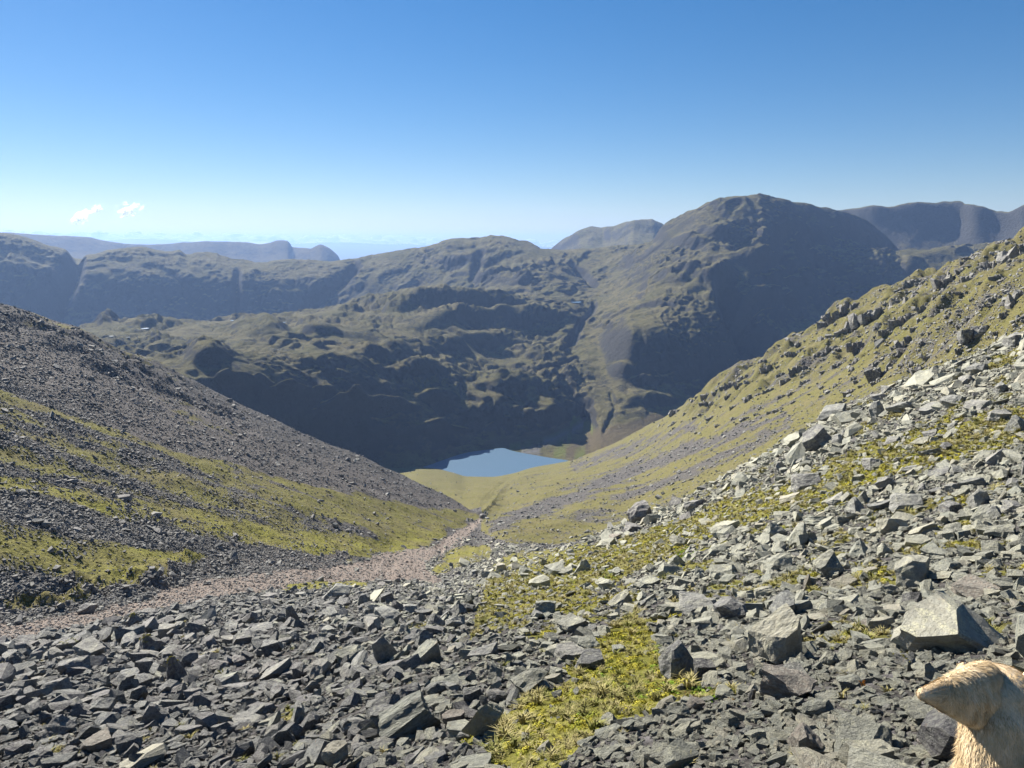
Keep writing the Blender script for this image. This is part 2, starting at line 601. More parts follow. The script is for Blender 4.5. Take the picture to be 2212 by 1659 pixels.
# relief of the near hills
D = S1.D
X, Y = S1.X.copy(), S1.Y.copy()
h = np.zeros_like(D)
for i, lam in enumerate([0.45, 0.9, 1.8, 3.5, 7, 14, 28, 56]):
    wgt = sstep(0.003, 0.008, lam / D) * (1 - sstep(0.10, 0.22, lam / D))
    a = 0.055 if lam < 10 else 0.04
    n = perlin(X / lam + 3.1 * i, Y / lam - 1.7 * i, i)
    h += wgt * a * lam * n
crag_zone = stroke(PX0, PY0, [(1500, 880, 22), (1640, 800, 45), (1800, 725, 75), (1950, 700, 110), (2100, 640, 120), (2300, 560, 130)], 0.5) * (U1 > 8.5) * (PX0 > 1040)
crag_left = stroke(PX0, PY0, [(-100, 690, 40), (60, 705, 32), (250, 780, 40), (400, 850, 36), (520, 905, 20)], 0.5) * (PX0 < 1040) * (U1 > 8.5)
for i, lam in enumerate([3.5, 7, 14, 24]):
    # blocky crags: steep little steps facing down the hill
    n = perlin(X / lam + 11 + i, Y / lam * 0.8 + 5, 40 + i)
    n = np.tanh(n * 4.0) * 0.5 + 0.4 * n
    wgt = sstep(0.004, 0.009, lam / D)
    h += wgt * n * lam * 0.18 * np.clip(crag_zone * 1.3 + crag_left * 0.5, 0, 1.3)
# hummocky turf banks at the foot of the left fell
bank = stroke(PX0, PY0, [(60, 1290, 40), (200, 1270, 42), (330, 1255, 30), (400, 1210, 20)], 0.5) * (U1 > 7.6) * (PX0 < 1040)
n = perlin(X / 3.0, Y / 3.0, 71)
h += bank * np.abs(n) * 2.2
shore = sstep(14.3, 14.9, U1)
h *= 1 - shore * (1 - sstep(1200, 1260, PX0)) * 0.985
h *= np.where(U1 < 1.5, 0.3, 1)
S1.Z = S1.Z + h
N1 = S1.normals()

# what grows where
jit = perlin(X / 6, Y / 6, 90) * 9 + perlin(X / 25, Y / 25, 91) * 12
jp = sstep(20, 80, D)
qx, qy = PX0 + jit * 0.8 * jp + (1 - jp) * perlin(X / 0.5, Y / 0.5, 94) * 14, PY0 + jit * 0.8 * jp + (1 - jp) * perlin(X / 0.5, Y / 0.5, 92) * 18
leftm = (PX0 < 1040) & (U1 > 7.9) & (U1 < 13.2)
grass = np.zeros_like(D)
yellow = np.zeros_like(D)


def add(mask, pts, val=1.0, yel=0.0, soft=0.25):
    global grass, yellow
    s = stroke(qx, qy, pts, soft) * mask
    grass = np.maximum(grass, s * val)
    yellow = np.maximum(yellow, s * yel)


def sub(mask, pts, val=1.0, soft=0.2):
    global grass
    s = stroke(qx, qy, pts, soft) * mask
    grass = grass * (1 - s * val)


add(leftm, [(-150, 800, 14), (0, 855, 12), (120, 890, 12), (250, 935, 16), (400, 985, 12), (550, 1022, 11), (700, 1062, 12), (850, 1097, 14), (980, 1112, 12), (1030, 1120, 10)], 0.85, 0.5)
add(leftm, [(-150, 850, 36), (0, 905, 44), (200, 968, 42), (380, 1025, 34), (600, 1078, 30)], 0.60, 0.45)
add(leftm, [(400, 1000, 14), (600, 1060, 34), (750, 1110, 50), (900, 1140, 46), (1010, 1122, 16)], 0.80, 0.45)
add(leftm, [(-150, 1015, 24), (0, 1045, 28), (150, 1070, 30), (300, 1105, 36), (480, 1142, 40), (650, 1172, 40), (800, 1182, 30), (950, 1150, 22)], 1.0, 0.9)
add(leftm, [(-150, 1150, 40), (0, 1175, 55), (150, 1205, 45), (280, 1225, 48), (380, 1205, 26), (450, 1190, 14)], 0.95, 0.8)
add(leftm, [(-150, 930, 60), (100, 1010, 80), (350, 1090, 80), (600, 1120, 80), (850, 1135, 50), (1000, 1120, 14)], 0.47, 0.5)
add(leftm, [(20, 1300, 22), (120, 1305, 20), (190, 1300, 14)], 1.0, 0.6)
add(leftm, [(180, 1270, 30), (300, 1255, 26), (390, 1232, 12)], 0.8, 0.5)
sub(leftm, [(-150, 1072, 14), (0, 1098, 22), (150, 1122, 24), (300, 1152, 20), (420, 1180, 17), (520, 1205, 12), (640, 1220, 8)], 0.95)
sub(leftm, [(0, 1270, 22), (60, 1285, 10), (120, 1272, 8)], 0.9)
sub(leftm, [(380, 1238, 14), (470, 1222, 20), (600, 1214, 13), (750, 1195, 8)], 0.95)
add(leftm, [(60, 665, 30), (250, 745, 24), (420, 830, 16)], 0.38, 0.3)
add(leftm, [(330, 850, 22), (480, 930, 26)], 0.35, 0.2)
# streaks running down the hill
al = X * 0.8 + Y * 0.6
ac = -X * 0.6 + Y * 0.8
streakL = perlin(ac / 9, al / 70, 93)
grass = np.where(leftm, grass + (streakL * 0.42 + perlin(X / 3.5, Y / 3.5, 98) * 0.3 + perlin(X / 12, Y / 12, 198) * 0.3) * (grass > 0.05), grass)
# right fell
rightm = (U1 > 8.4) & ~leftm
al = -X * 0.75 + Y * 0.66
ac = X * 0.66 + Y * 0.75
st = perlin(ac / 14, al / 120, 95) + 0.5 * perlin(ac / 5, al / 60, 96)
gr = 0.70 + 0.34 * st + 0.22 * perlin(X / 4, Y / 4, 97)
grass = np.where(rightm, np.clip(gr, 0, 1), grass)
yellow = np.where(rightm, 0.25, yellow)
sub(rightm, [(1060, 1140, 12), (1180, 1092, 22), (1300, 1045, 20), (1450, 985, 16), (1600, 930, 13), (1700, 900, 8)], 0.72)
sub(rightm, [(1240, 1010, 9), (1350, 972, 12), (1500, 920, 9)], 0.55)
sub(rightm, [(1250, 1120, 10), (1400, 1055, 14), (1550, 990, 12), (1700, 920, 10)], 0.45)
grass = np.where(rightm, grass * (1 - crag_zone * 0.12), grass)
grass = np.where((U1 > 13.3) & (PX0 < 1230), 0.95, grass)
# foreground slope
frontm = (U1 <= 8.4) & ~leftm
ZONE = [(1060, 1225), (1106, 1200), (1250, 1180), (1400, 1140), (1560, 1085), (1700, 1040), (1850, 968), (2000, 925), (2250, 860),
        (2430, 820), (2430, 950), (2250, 965), (2000, 1015), (1850, 1065), (1700, 1110), (1560, 1155), (1400, 1225), (1250, 1300), (1106, 1350), (1010, 1390)]
z1 = in_poly(qx, qy, ZONE) & frontm
grass = np.where(z1, 0.74, grass)
yellow = np.where(z1, 0.8, yellow)
MOSS = [(1020, 1700), (1060, 1600), (1112, 1523), (1215, 1478), (1283, 1390), (1330, 1340), (1380, 1325), (1440, 1425), (1470, 1500), (1400, 1545), (1317, 1570), (1249, 1615), (1190, 1700)]
z2 = in_poly(qx, qy, MOSS) & frontm
grass = np.where(z2, 1.0, grass)
yellow = np.where(z2, 1.0, yellow)
for p_, v_, y_ in (([(930, 1240, 14), (985, 1205, 24), (1050, 1190, 18)], 1.0, 0.7), ([(610, 1262, 12), (720, 1256, 18), (785, 1262, 8)], 0.95, 0.9),
                   ([(1455, 1490, 22), (1520, 1500, 24), (1600, 1505, 10)], 1, 0.3), ([(605, 1560, 14), (640, 1520, 12)], 1, 0.5), ([(870, 1372, 8), (925, 1345, 14)], 0.9, 0.8),
                   ([(1790, 1285, 12), (1850, 1262, 14)], 0.9, 0.5), ([(1930, 1260, 16), (1990, 1240, 12)], 0.8, 0.6), ([(1700, 1240, 12), (1760, 1225, 12)], 0.8, 0.5),
                   ([(1160, 1380, 12), (1190, 1365, 14)], 1, 1), ([(1600, 1250, 10), (1640, 1235, 14)], 0.8, 0.6), ([(1095, 1300, 20), (1160, 1280, 25)], 0.7, 0.9),
                   ([(1840, 1120, 20), (2000, 1090, 16), (2150, 1060, 12)], 0.5, 0.5), ([(1230, 1330, 20), (1300, 1300, 18), (1380, 1290, 14)], 0.85, 0.9)):
    add(frontm, p_, v_, y_)
lowp = perlin(X / 1.3, Y / 1.3, 99)
lowq = lowp + 0.8 * perlin(X / 4.5, Y / 4.5, 101)
mm = frontm & (PX0 > 1000) & (D < 95)
grass = np.where(mm, np.maximum(grass, sstep(0.08, 0.6, lowq) * 0.85), grass)
yellow = np.where(mm, np.maximum(yellow, 0.7), yellow)

PATH_POLY = [(-300, 1452), (0, 1403), (103, 1380), (205, 1350), (239, 1337), (308, 1320), (410, 1309), (513, 1292), (615, 1267), (702, 1253),
             (787, 1262), (873, 1255), (962, 1262), (941, 1240), (917, 1219), (950, 1198), (1010, 1160), (1024, 1145), (1046, 1118), (1030, 1124), (975, 1158), (930, 1178),
             (825, 1193), (775, 1216), (600, 1236), (475, 1248), (359, 1267), (325, 1295), (222, 1314), (137, 1328), (0, 1349), (-300, 1400)]
red = np.zeros_like(D)
pj = perlin(X / 2.5, Y / 2.5, 120) * 5
pathm = in_poly(PX0 + pj, PY0 + pj * 0.6, PATH_POLY) & (U1 > 5.5) & (U1 < 10)
red = np.where(pathm, 1.0, 0.0)
red = np.maximum(red, 0.45 * stroke(qx, qy, [(380, 1238, 18), (470, 1222, 22), (600, 1214, 15), (750, 1195, 10)]) * leftm)
red = np.maximum(red, 0.15 * stroke(qx, qy, [(0, 760, 60), (300, 880, 70), (600, 1000, 50), (800, 1050, 30), (1000, 1105, 10)]) * leftm)
grass = np.where(pathm, 0.0, grass)
grass = np.clip(grass, 0, 1)

co1 = S1.co()
f1 = S1.faces()
fc = f1[:, 0]
uf, pxf, pmf = U1.ravel()[fc], PX0.ravel()[fc], pathm.ravel()[fc]
isleft = leftm.ravel()[fc] & ~pmf
isfront = (uf <= 8.0) & ~pmf & ~isleft
isright = ~pmf & ~isleft & ~isfront
at1 = dict(grass=grass, red=red, yellow=yellow)
struct(mesh_obj('path', co1, f1[pmf], M_slope, at1), 'eroded path of reddish gravel running down the gully')
struct(mesh_obj('left_fell', co1, f1[isleft], M_slope, at1), 'dark scree slope with mossy bands on the left of the gully')
struct(mesh_obj('foreground_slope', co1, f1[isfront], M_slope, at1), 'stony mossy slope in the foreground')
struct(mesh_obj('right_fell', co1, f1[isright], M_slope, at1), 'green craggy fellside on the right above the tarn')

# ------------------------------------------------------------------ FAR HILLS
LAKE_Z = -313.0


def zrow(knots, z):
    return [(x, y, z / ratios(x, y)[1]) for x, y in knots]


rows2 = [
    dict(k=[(x, py_of(-315.5 / 820), 820) for x in (-300, 1000, 2500)], n=10),
    dict(k=zrow([(-300, 1008), (850, 1008), (900, 1002), (930, 994), (960, 976), (1000, 962), (1060, 954), (1100, 946), (1180, 931), (1240, 905), (1265, 893), (1300, 930), (1330, 930), (1400, 917), (1500, 893), (2500, 893)], -312.4), n=30),
    dict(k=[(-300, 905, 700), (300, 905, 800), (600, 905, 930), (850, 905, 1062), (950, 905, 1112), (1010, 905, 1140), (1050, 902, 1165), (1100, 893, 1185), (1180, 887, 1215), (1230, 875, 1285), (1265, 870, 1310), (1300, 882, 1280), (1400, 872, 1310), (1500, 850, 1390), (1600, 840, 1450), (1800, 830, 1480), (2500, 830, 1500)], n=36),
    dict(k=[(-300, 790, 790), (300, 788, 880), (600, 790, 980), (750, 800, 1070), (850, 812, 1150), (950, 828, 1185), (1010, 840, 1215), (1050, 838, 1255), (1100, 820, 1325), (1180, 825, 1350), (1220, 805, 1385), (1260, 800, 1430), (1300, 812, 1420), (1350, 826, 1375), (1440, 828, 1395), (1520, 826, 1430), (1600, 800, 1510), (1700, 750, 1680), (2000, 700, 1900), (2500, 640, 2000)], n=60),
    dict(k=[(-300, 745, 1150), (200, 745, 1180), (600, 735, 1260), (750, 728, 1320), (850, 728, 1400), (950, 728, 1480), (1010, 730, 1550), (1060, 730, 1620), (1100, 730, 1660), (1180, 725, 1690), (1240, 715, 1700), (1290, 725, 1640), (1330, 718, 1540), (1370, 710, 1470), (1440, 706, 1480), (1530, 712, 1510), (1580, 715, 1575), (1640, 700, 1700), (1800, 680, 1940), (2500, 560, 2000)], n=50),
    dict(k=[(-300, 745, 1480), (0, 722, 1480), (190, 704, 1500), (215, 697, 1520), (225, 692, 1530), (270, 698, 1560), (325, 695, 1590), (385, 690, 1620), (430, 694, 1640), (510, 689, 1680), (560, 690, 1700), (605, 677, 1730), (640, 672, 1750), (700, 661, 1780), (750, 655, 1810), (800, 645, 1850), (860, 637, 1880), (950, 637, 1900), (1040, 635, 1920), (1100, 641, 1930), (1180, 647, 1930), (1250, 658, 1920), (1300, 670, 1860),
            (1360, 662, 1740), (1440, 640, 1700), (1530, 650, 1660), (1580, 665, 1660), (1640, 650, 1790), (1700, 640, 1900), (1800, 630, 2040), (2500, 540, 2100)], n=14),
    dict(k=[(-300, 790, 1600), (0, 760, 1600), (200, 740, 1650), (500, 725, 1800), (800, 690, 2000), (950, 662, 2060), (1040, 641, 2060), (1100, 640, 2050), (1180, 641, 2050), (1250, 648, 2040), (1300, 648, 2000), (1440, 600, 1850), (1540, 600, 1790), (1600, 625, 1760), (1640, 610, 1865), (1800, 595, 2070), (2500, 510, 2200)], n=30),
    dict(k=[(-300, 730, 2000), (0, 722, 2130), (200, 718, 2230), (300, 712, 2290), (500, 702, 2370), (650, 690, 2410), (850, 658, 2400), (950, 648, 2300), (1040, 633, 2220), (1100, 630, 2180), (1180, 628, 2170), (1250, 622, 2200), (1300, 618, 2200), (1440, 560, 2040), (1540, 540, 1960), (1600, 570, 1900), (1640, 545, 1960), (1800, 545, 2160), (2500, 480, 2300)], n=70),
    dict(k=[(-300, 560, 2250), (0, 560, 2350), (100, 575, 2400), (200, 585, 2440), (300, 588, 2480), (500, 598, 2540), (650, 600, 2570), (850, 592, 2560), (1065, 580, 2420), (1180, 585, 2340), (1250, 590, 2380), (1300, 578, 2400), (1380, 545, 2330), (1440, 520, 2180), (1540, 470, 2110), (1640, 470, 2080), (1760, 480, 2240), (1800, 495, 2300), (1850, 520, 2400), (2000, 600, 2450), (2500, 560, 2500)], n=46),
    dict(k=[(-300, 478, 2450), (-100, 492, 2500), (0, 503, 2560), (30, 506, 2570), (65, 515, 2580), (100, 528, 2590), (140, 537, 2600), (165, 548, 2600), (200, 549, 2640), (235, 540, 2670), (280, 535, 2700), (305, 533, 2720), (330, 539, 2730), (370, 543, 2740), (385, 540, 2745), (405, 550, 2750), (430, 545, 2760), (465, 546, 2770), (480, 553, 2770), (520, 563, 2780),
            (570, 567, 2790), (590, 562, 2790), (630, 559, 2800), (670, 562, 2800), (700, 565, 2800), (730, 563, 2800), (775, 555, 2800), (850, 543, 2800), (930, 528, 2780), (980, 516, 2770), (1030, 515, 2760), (1065, 509, 2750), (1106, 514, 2740), (1136, 523, 2730), (1176, 538, 2700), (1200, 540, 2700), (1300, 533, 2650), (1406, 523, 2450), (1418, 507, 2380), (1431, 488, 2340),
            (1466, 468, 2300), (1506, 448, 2260), (1531, 435, 2240), (1551, 428, 2220), (1581, 426, 2210), (1611, 424, 2210), (1636, 420, 2220), (1666, 426, 2250), (1706, 433, 2300), (1751, 441, 2360), (1796, 453, 2410), (1826, 460, 2440), (1846, 468, 2460), (1880, 484, 2490), (1916, 512, 2520), (1956, 550, 2540), (2006, 595, 2550), (2100, 640, 2560), (2500, 640, 2600)], n=5),
    dict(k=[(-300, 560, 2900), (0, 575, 2950), (500, 620, 3100), (1065, 580, 3050), (1200, 580, 3000), (1406, 570, 2700), (1636, 500, 2500), (1826, 540, 2700), (2000, 680, 2700), (2500, 720, 2800)], n=4),
    dict(k=[(-300, 640, 3500), (500, 680, 3600), (1065, 640, 3500), (1200, 640, 3400), (1406, 640, 3100), (1636, 620, 2850), (1826, 660, 2950), (2000, 740, 2900), (2500, 760, 3000)]),
]
S2 = Loft(rows2, -200, 2400, 1250)
PX2, PY2, U2 = S2.PX.copy(), S2.PY.copy(), S2.U
D2 = S2.D
X, Y, Z = S2.X.copy(), S2.Y.copy(), S2.Z
hh = np.zeros_like(D2)
for i, lam in enumerate([7, 13, 26, 50, 95, 170, 300]):
    a = [0.12, 0.16, 0.15, 0.115, 0.075, 0.055, 0.04][i]
    n = perlin(X / lam + 7.7 * i, Y / lam + 2.2 * i, 200 + i)
    if i >= 1:
        n = 0.5 * n + 0.75 * (np.abs(perlin(X / lam * 1.1 - 4.0 * i, Y / lam * 1.1 + 9, 300 + i)) - 0.25)
    hh += a * lam * n
rug = 0.35 + 1.15 * sstep(-0.25, 0.45, perlin(X / 210, Y / 210, 222))
crag = np.zeros_like(D2)
for i, lam in enumerate([12, 22, 45, 90]):
    n = perlin(X / lam + i, Y / lam, 230 + i)
    crag += np.tanh(n * 7) * lam * (0.15 if lam < 30 else 0.09) * sstep(-0.05, 0.35, perlin(X / 160 + i, Y / 160, 240 + i))
floor = 1 - sstep(0.95, 1.7, U2)
green_slope = stroke(PX2, PY2, [(1290, 740, 45), (1330, 830, 70), (1310, 900, 60), (1400, 880, 60), (1500, 850, 50)], 0.5) * (U2 < 5) + stroke(PX2, PY2, [(1330, 680, 60), (1300, 600, 60)], 0.5) * (U2 > 4.5) * 0.7
hh = (hh * rug * 0.85 + crag * 0.9) * (1 - floor) * (1 - 0.75 * np.clip(green_slope, 0, 1) * 0.75)
hh *= 1 - 0.35 * ((U2 > 7.2) & (PX2 < 900))


def knoll(px, py, rx, ry, A, u0=0, u1=99):
    global hh
    q = ((PX2 - px) / rx) ** 2 + ((PY2 - py) / ry) ** 2
    hh = hh + A * np.exp(-q ** 1.4) * ((U2 >= u0) & (U2 <= u1))


# middle fell: knolls with dark fronts, benches
for a in ((545, 712, 45, 14, 26), (590, 716, 30, 12, 20), (870, 655, 70, 12, 26), (960, 650, 80, 12, 28), (1060, 655, 60, 12, 24), (1000, 690, 90, 14, 30), (1120, 700, 60, 16, 34), (1080, 735, 60, 14, 20),
          (230, 697, 26, 7, 16), (330, 697, 40, 6, 12), (300, 738, 80, 10, 16), (450, 772, 50, 14, 24), (640, 850, 70, 12, 24), (790, 884, 80, 14, 30), (900, 800, 60, 12, 20), (520, 830, 60, 14, 20), (960, 930, 50, 12, 12), (940, 860, 40, 14, 14), (1110, 838, 70, 22, 30), (1180, 690, 50, 10, 22), (1190, 668, 40, 8, 12),
          (700, 720, 60, 10, 14), (820, 760, 60, 12, 18), (930, 745, 70, 12, 16), (410, 716, 35, 6, 8), (430, 752, 40, 8, 12), (1160, 905, 50, 20, 18), (1060, 880, 40, 24, 16)):
    knoll(*a, 1.6, 6)
# band and great mountain
for a in ((1340, 800, 30, 16, 12), (1395, 822, 26, 8, 16), (1400, 860, 60, 12, 12)):
    knoll(*a, 1.4, 5)
for a in ((1150, 612, 60, 12, 26), (1080, 600, 50, 12, 24), (1220, 625, 30, 10, 20), (1000, 560, 60, 14, 20), (1500, 700, 60, 12, 22), (1440, 700, 60, 12, 22), (1480, 600, 70, 16, 20), (1560, 590, 30, 14, 20), (1660, 690, 40, 14, 30), (1650, 640, 50, 16, 24), (1620, 560, 50, 14, 26), (1700, 600, 50, 14, 20), (1560, 500, 40, 14, 22), (1500, 520, 40, 12, 20)):
    knoll(*a, 4.5, 10)


def carve(pts, depth, u0, u1):
    global hh
    d, al = seg_dist(PX2, PY2, pts)
    hw = np.interp(al, range(len(pts)), [p[2] for p in pts])
    hh = hh - depth * np.exp(-(d / hw) ** 2) * ((U2 >= u0) & (U2 <= u1))


carve([(1262, 895, 6), (1275, 868, 7), (1240, 850, 8), (1225, 820, 10), (1213, 790, 14), (1235, 745, 12), (1245, 720, 7), (1262, 690, 7), (1280, 668, 6), (1285, 655, 5)], 15, 1.0, 7)
carve([(1235, 572, 5), (1262, 592, 8), (1285, 612, 6)], 24, 6.5, 9)
carve([(165, 545, 14), (145, 600, 22), (118, 655, 22), (95, 700, 22)], 75, 6.5, 9.2)
carve([(768, 575, 8), (735, 605, 14), (690, 640, 14), (655, 670, 16)], 38, 6.5, 9.0)
carve([(512, 590, 6), (508, 650, 8), (506, 690, 8)], 24, 6.5, 9.0)
carve([(1565, 610, 14), (1580, 640, 20), (1610, 690, 22), (1645, 755, 24)], 85, 3, 8.4)
carve([(1040, 545, 7), (1030, 575, 9), (1022, 600, 9)], 22, 6.5, 9.0)
carve([(1305, 930, 5), (1330, 880, 6), (1320, 850, 5)], 5, 1, 3)
carve([(1700, 500, 12), (1690, 560, 14), (1710, 620, 16)], 26, 6, 9)

hcap = np.where(U2 > 8.7, 0.45, 1.0)
hh = hh * hcap
S2.Z = Z + hh
ch = 0.55 * (1 - floor)
S2.X = X + hh * 0.30 * ch
S2.Y = Y - hh * 0.75 * ch
brown = np.zeros_like(D2)
green = np.zeros_like(D2)
gravel = np.zeros_like(D2)
jj = perlin(X / 20, Y / 20, 150) * 5
q2x, q2y = PX2 + jj, PY2 + jj
fl = (U2 < 2.3)
for p_ in ([(1050, 962, 8), (1120, 950, 10), (1200, 935, 12), (1245, 915, 8)], [(1235, 975, 20), (1300, 950, 26), (1380, 930, 26), (1450, 905, 18)], [(980, 970, 8), (940, 985, 8)]):
    brown = np.maximum(brown, stroke(q2x, q2y, p_, 0.7) * fl * 0.8)
for p_ in ([(1100, 968, 4), (1150, 966, 5)], [(1190, 955, 6), (1215, 945, 12), (1230, 940, 9)], [(1185, 975, 5), (1260, 985, 7)], [(1262, 910, 7), (1275, 925, 9)], [(1250, 905, 8), (1235, 915, 5)]):
    green = np.maximum(green, stroke(q2x, q2y, p_, 0.6) * fl)
gravel = np.maximum(gravel, stroke(PX2, PY2, [(1128, 974, 5), (1160, 970, 5), (1180, 957, 6), (1205, 947, 4), (1235, 932, 2.4), (1258, 916, 2.4), (1265, 895, 3), (1268, 875, 3)], 0.7) * fl)
# line of the trodden way up the band
tr = stroke(PX2, PY2, [(1235, 752, 1.2), (1252, 758, 1.2), (1275, 768, 1.2), (1300, 776, 1.2), (1345, 800, 1.0)], 0.8) * (U2 > 2) * (U2 < 5)

ravine_rock = stroke(PX2, PY2, [(1245, 730, 4), (1250, 705, 5), (1262, 685, 5), (1280, 660, 4)], 0.7) * (U2 > 2) * (U2 < 7)
gravel = np.maximum(gravel, ravine_rock * 0.5)
co2 = S2.co()
f2 = S2.faces()
fc = f2[:, 0]
uf, pxf = U2.ravel()[fc], PX2.ravel()[fc]
at2 = dict(brown=brown, green=green, gravel=gravel)
valley = uf < 1.0
bound = np.interp(S2.PY.ravel()[fc], [560, 655, 680, 720, 745, 790, 850, 900], [1240, 1285, 1270, 1247, 1235, 1213, 1240, 1262])
mid = ~valley & (uf < 5.6) & (pxf < bound)
ridge = ~valley & ~mid & (uf >= 5.0) & (pxf < 1240)
mount = ~valley & ~mid & ~ridge
struct(mesh_obj('valley_floor', co2, f2[valley], M_fell, at2), 'brown and green valley floor round the tarn')
struct(mesh_obj('middle_fell', co2, f2[mid], M_fell, at2), 'knobbly craggy fell behind the tarn, its front in shade')
struct(mesh_obj('far_ridge', co2, f2[ridge], M_fell, at2), 'long blue shaded ridge behind the middle fell')
struct(mesh_obj('great_mountain', co2, f2[mount], M_fell, at2), 'broad domed mountain with dark cliffs at the right')


def hill(name, crest, base_dpy, Dfront, mat, label, A=1.0, lam0=400.0, x0=None, x1=None, ncol=420, mids=None, back=(1.12, 1.35)):
    xs = [c[0] for c in crest]
    x0 = x0 if x0 is not None else xs[0]
    x1 = x1 if x1 is not None else xs[-1]
    rows = [dict(k=[(c[0], c[1] + base_dpy, c[2] * Dfront) for c in crest], n=24)]
    for (dpy, df) in (mids or [(base_dpy * 0.45, (1 + Dfront) / 2 + 0.01)]):
        rows.append(dict(k=[(c[0], c[1] + dpy, c[2] * df) for c in crest], n=24))
    rows.append(dict(k=crest, n=4))
    rows.append(dict(k=[(c[0], c[1] + base_dpy * 0.5, c[2] * back[0]) for c in crest], n=3))
    rows.append(dict(k=[(c[0], c[1] + base_dpy * 1.3, c[2] * back[1]) for c in crest]))
    S = Loft(rows, x0, x1, ncol)
    h = np.zeros_like(S.D)
    for i in range(6):
        lam = lam0 / 2 ** i
        n = perlin(S.X / lam + i * 3, S.Y / lam, 500 + i)
        h += n * lam * 0.07 * A
    S.Z = S.Z + h
    z0 = np.zeros_like(S.D)
    o = mesh_obj(name, S.co(), S.faces(), mat, dict(brown=z0, green=z0, gravel=z0))
    return struct(o, label)


hill('craggy_skyline_ridge', [(1600, 520, 3102), (1760, 470, 3055), (1800, 455, 3026), (1826, 453, 3008), (1856, 448, 2961), (1896, 443, 2914), (1926, 444, 2895), (1966, 440, 2867), (2046, 437, 2820), (2071, 435, 2801), (2106, 442, 2726), (2156, 453, 2679), (2186, 451, 2632), (2212, 443, 2585), (2430, 400, 2444)],
     170, 0.80, M_fell, 'shaded rocky ridge on the skyline at the far right', 1.0, 140, ncol=500, mids=[(105, 0.955), (50, 0.982)])
hill('twin_summits', [(1150, 570, 4200), (1188, 540, 4150), (1206, 525, 4100), (1231, 508, 4050), (1256, 495, 4000), (1276, 489, 4000), (1301, 492, 4000), (1321, 493, 3900), (1346, 482, 3850), (1371, 474, 3800), (1406, 474, 3800), (1431, 485, 3800), (1500, 510, 3900), (1600, 560, 4000)],
     70, 0.86, M_fell, 'pair of blue summits behind the saddle', 1.0, 150)
hill('distant_pikes', [(-250, 500, 5200), (25, 503, 5200), (100, 508, 5200), (195, 513, 5300), (210, 517, 5300), (250, 523, 5300), (300, 528, 5400), (350, 527, 5500), (400, 524, 5500), (450, 521, 5500), (500, 522, 5600), (530, 524, 5600), (560, 527, 5600), (580, 524, 5600), (590, 521, 5600), (600, 519, 5600), (620, 521, 5600), (627, 527, 5600), (631, 534, 5600),
     (670, 536, 5500), (682, 531, 5500), (692, 528, 5500), (705, 533, 5500), (720, 543, 5500), (732, 555, 5500), (737, 568, 5500), (760, 590, 5500), (900, 640, 5500)],
     80, 0.86, M_fell_far, 'hazy purple ridge ending in two rocky pikes', 0.35, 160, ncol=600)
hill('horizon_hills', [(-400, 515, 24000), (150, 522, 24000), (235, 519, 24000), (300, 516, 24000), (370, 518, 24000), (430, 523, 24000), (520, 530, 25000), (600, 528, 25500), (650, 526, 26000), (720, 523, 26000), (780, 525, 26000), (860, 528, 26000), (875, 526.5, 26000), (910, 530, 26000), (1000, 531, 26000), (1230, 533, 26000), (1400, 534, 26000), (2600, 530, 26000)],
     50, 0.5, M_fell_far, 'faint blue hills along the horizon', 0.05, 2000, back=(1.01, 1.04))

# ------------------------------------------------------------------ WATER
mw = NT('tarn_water')
mw.color((0.075, 0.13, 0.19))  # blue base colour carries the sky's reflection
mw.rough(0.42)
mw.bsdf.inputs['Specular IOR Level'].default_value = 0.5
mw.bsdf.inputs['IOR'].default_value = 1.33
mw.bump(mw.noise(pos(mw), 0.6, 4, 0.6), 0.9, 0.5)


def water(name, poly, z, label, n=3):
    pts = np.array(poly, float)
    # round the outline
    for _ in range(2):
        nx = np.roll(pts, -1, axis=0)
        pts = np.stack([pts * 0.75 + nx * 0.25, pts * 0.25 + nx * 0.75], 1).reshape(-1, 2)
    bm = bmesh.new()
    vs = []
    for x, y in pts:
        d = z / ratios(x, y)[1]
        vs.append(bm.verts.new(unproject(x, y, d)))
    bm.faces.new(vs)
    bmesh.ops.recalc_face_normals(bm, faces=bm.faces[:])
    me = bpy.data.meshes.new(name)
    bm.to_mesh(me)
    bm.free()
    if me.polygons[0].normal.z < 0:
        me.flip_normals()
    me.materials.append(mw.m)
    o = bpy.data.objects.new(name, me)
    COL.objects.link(o)
    o['kind'] = 'structure'
    o['label'] = label
    return o


water('tarn', [(905, 1011), (930, 1004), (950, 996), (985, 984), (1010, 977), (1040, 973), (1070, 969), (1088, 967), (1100, 972), (1125, 978), (1160, 984), (1195, 990), (1240, 996), (1222, 1010), (1180, 1022), (1120, 1035), (1060, 1042), (1010, 1040), (975, 1026), (940, 1020)], LAKE_Z + 0.9, 'deep blue tarn in the valley bottom')

# ------------------------------------------------------------------ AIR AND CLOUDS
mh = bpy.data.materials.new('haze_air')
mh.use_nodes = True
ht = mh.node_tree
ht.nodes.clear()
ho = ht.nodes.new('ShaderNodeOutputMaterial')
hv = ht.nodes.new('ShaderNodeVolumePrincipled')
hv.inputs['Color'].default_value = (0.37, 0.57, 1.0, 1)
hv.inputs['Density'].default_value = 6.6e-5
hv.inputs['Anisotropy'].default_value = 0.25
ht.links.new(hv.outputs[0], ho.inputs['Volume'])
bm = bmesh.new()
bmesh.ops.create_cube(bm, size=1.0)
HZ0, HZ1 = -2450.0, 235.0
for v in bm.verts:
    v.co = Vector((v.co.x * 80000, (v.co.y + 0.5) * 28400 - 800, (HZ0 + HZ1) / 2 + v.co.z * (HZ1 - HZ0)))
me = bpy.data.meshes.new('haze')
bm.to_mesh(me)
bm.free()
me.materials.append(mh)
hz = bpy.data.objects.new('haze', me)
COL.objects.link(hz)
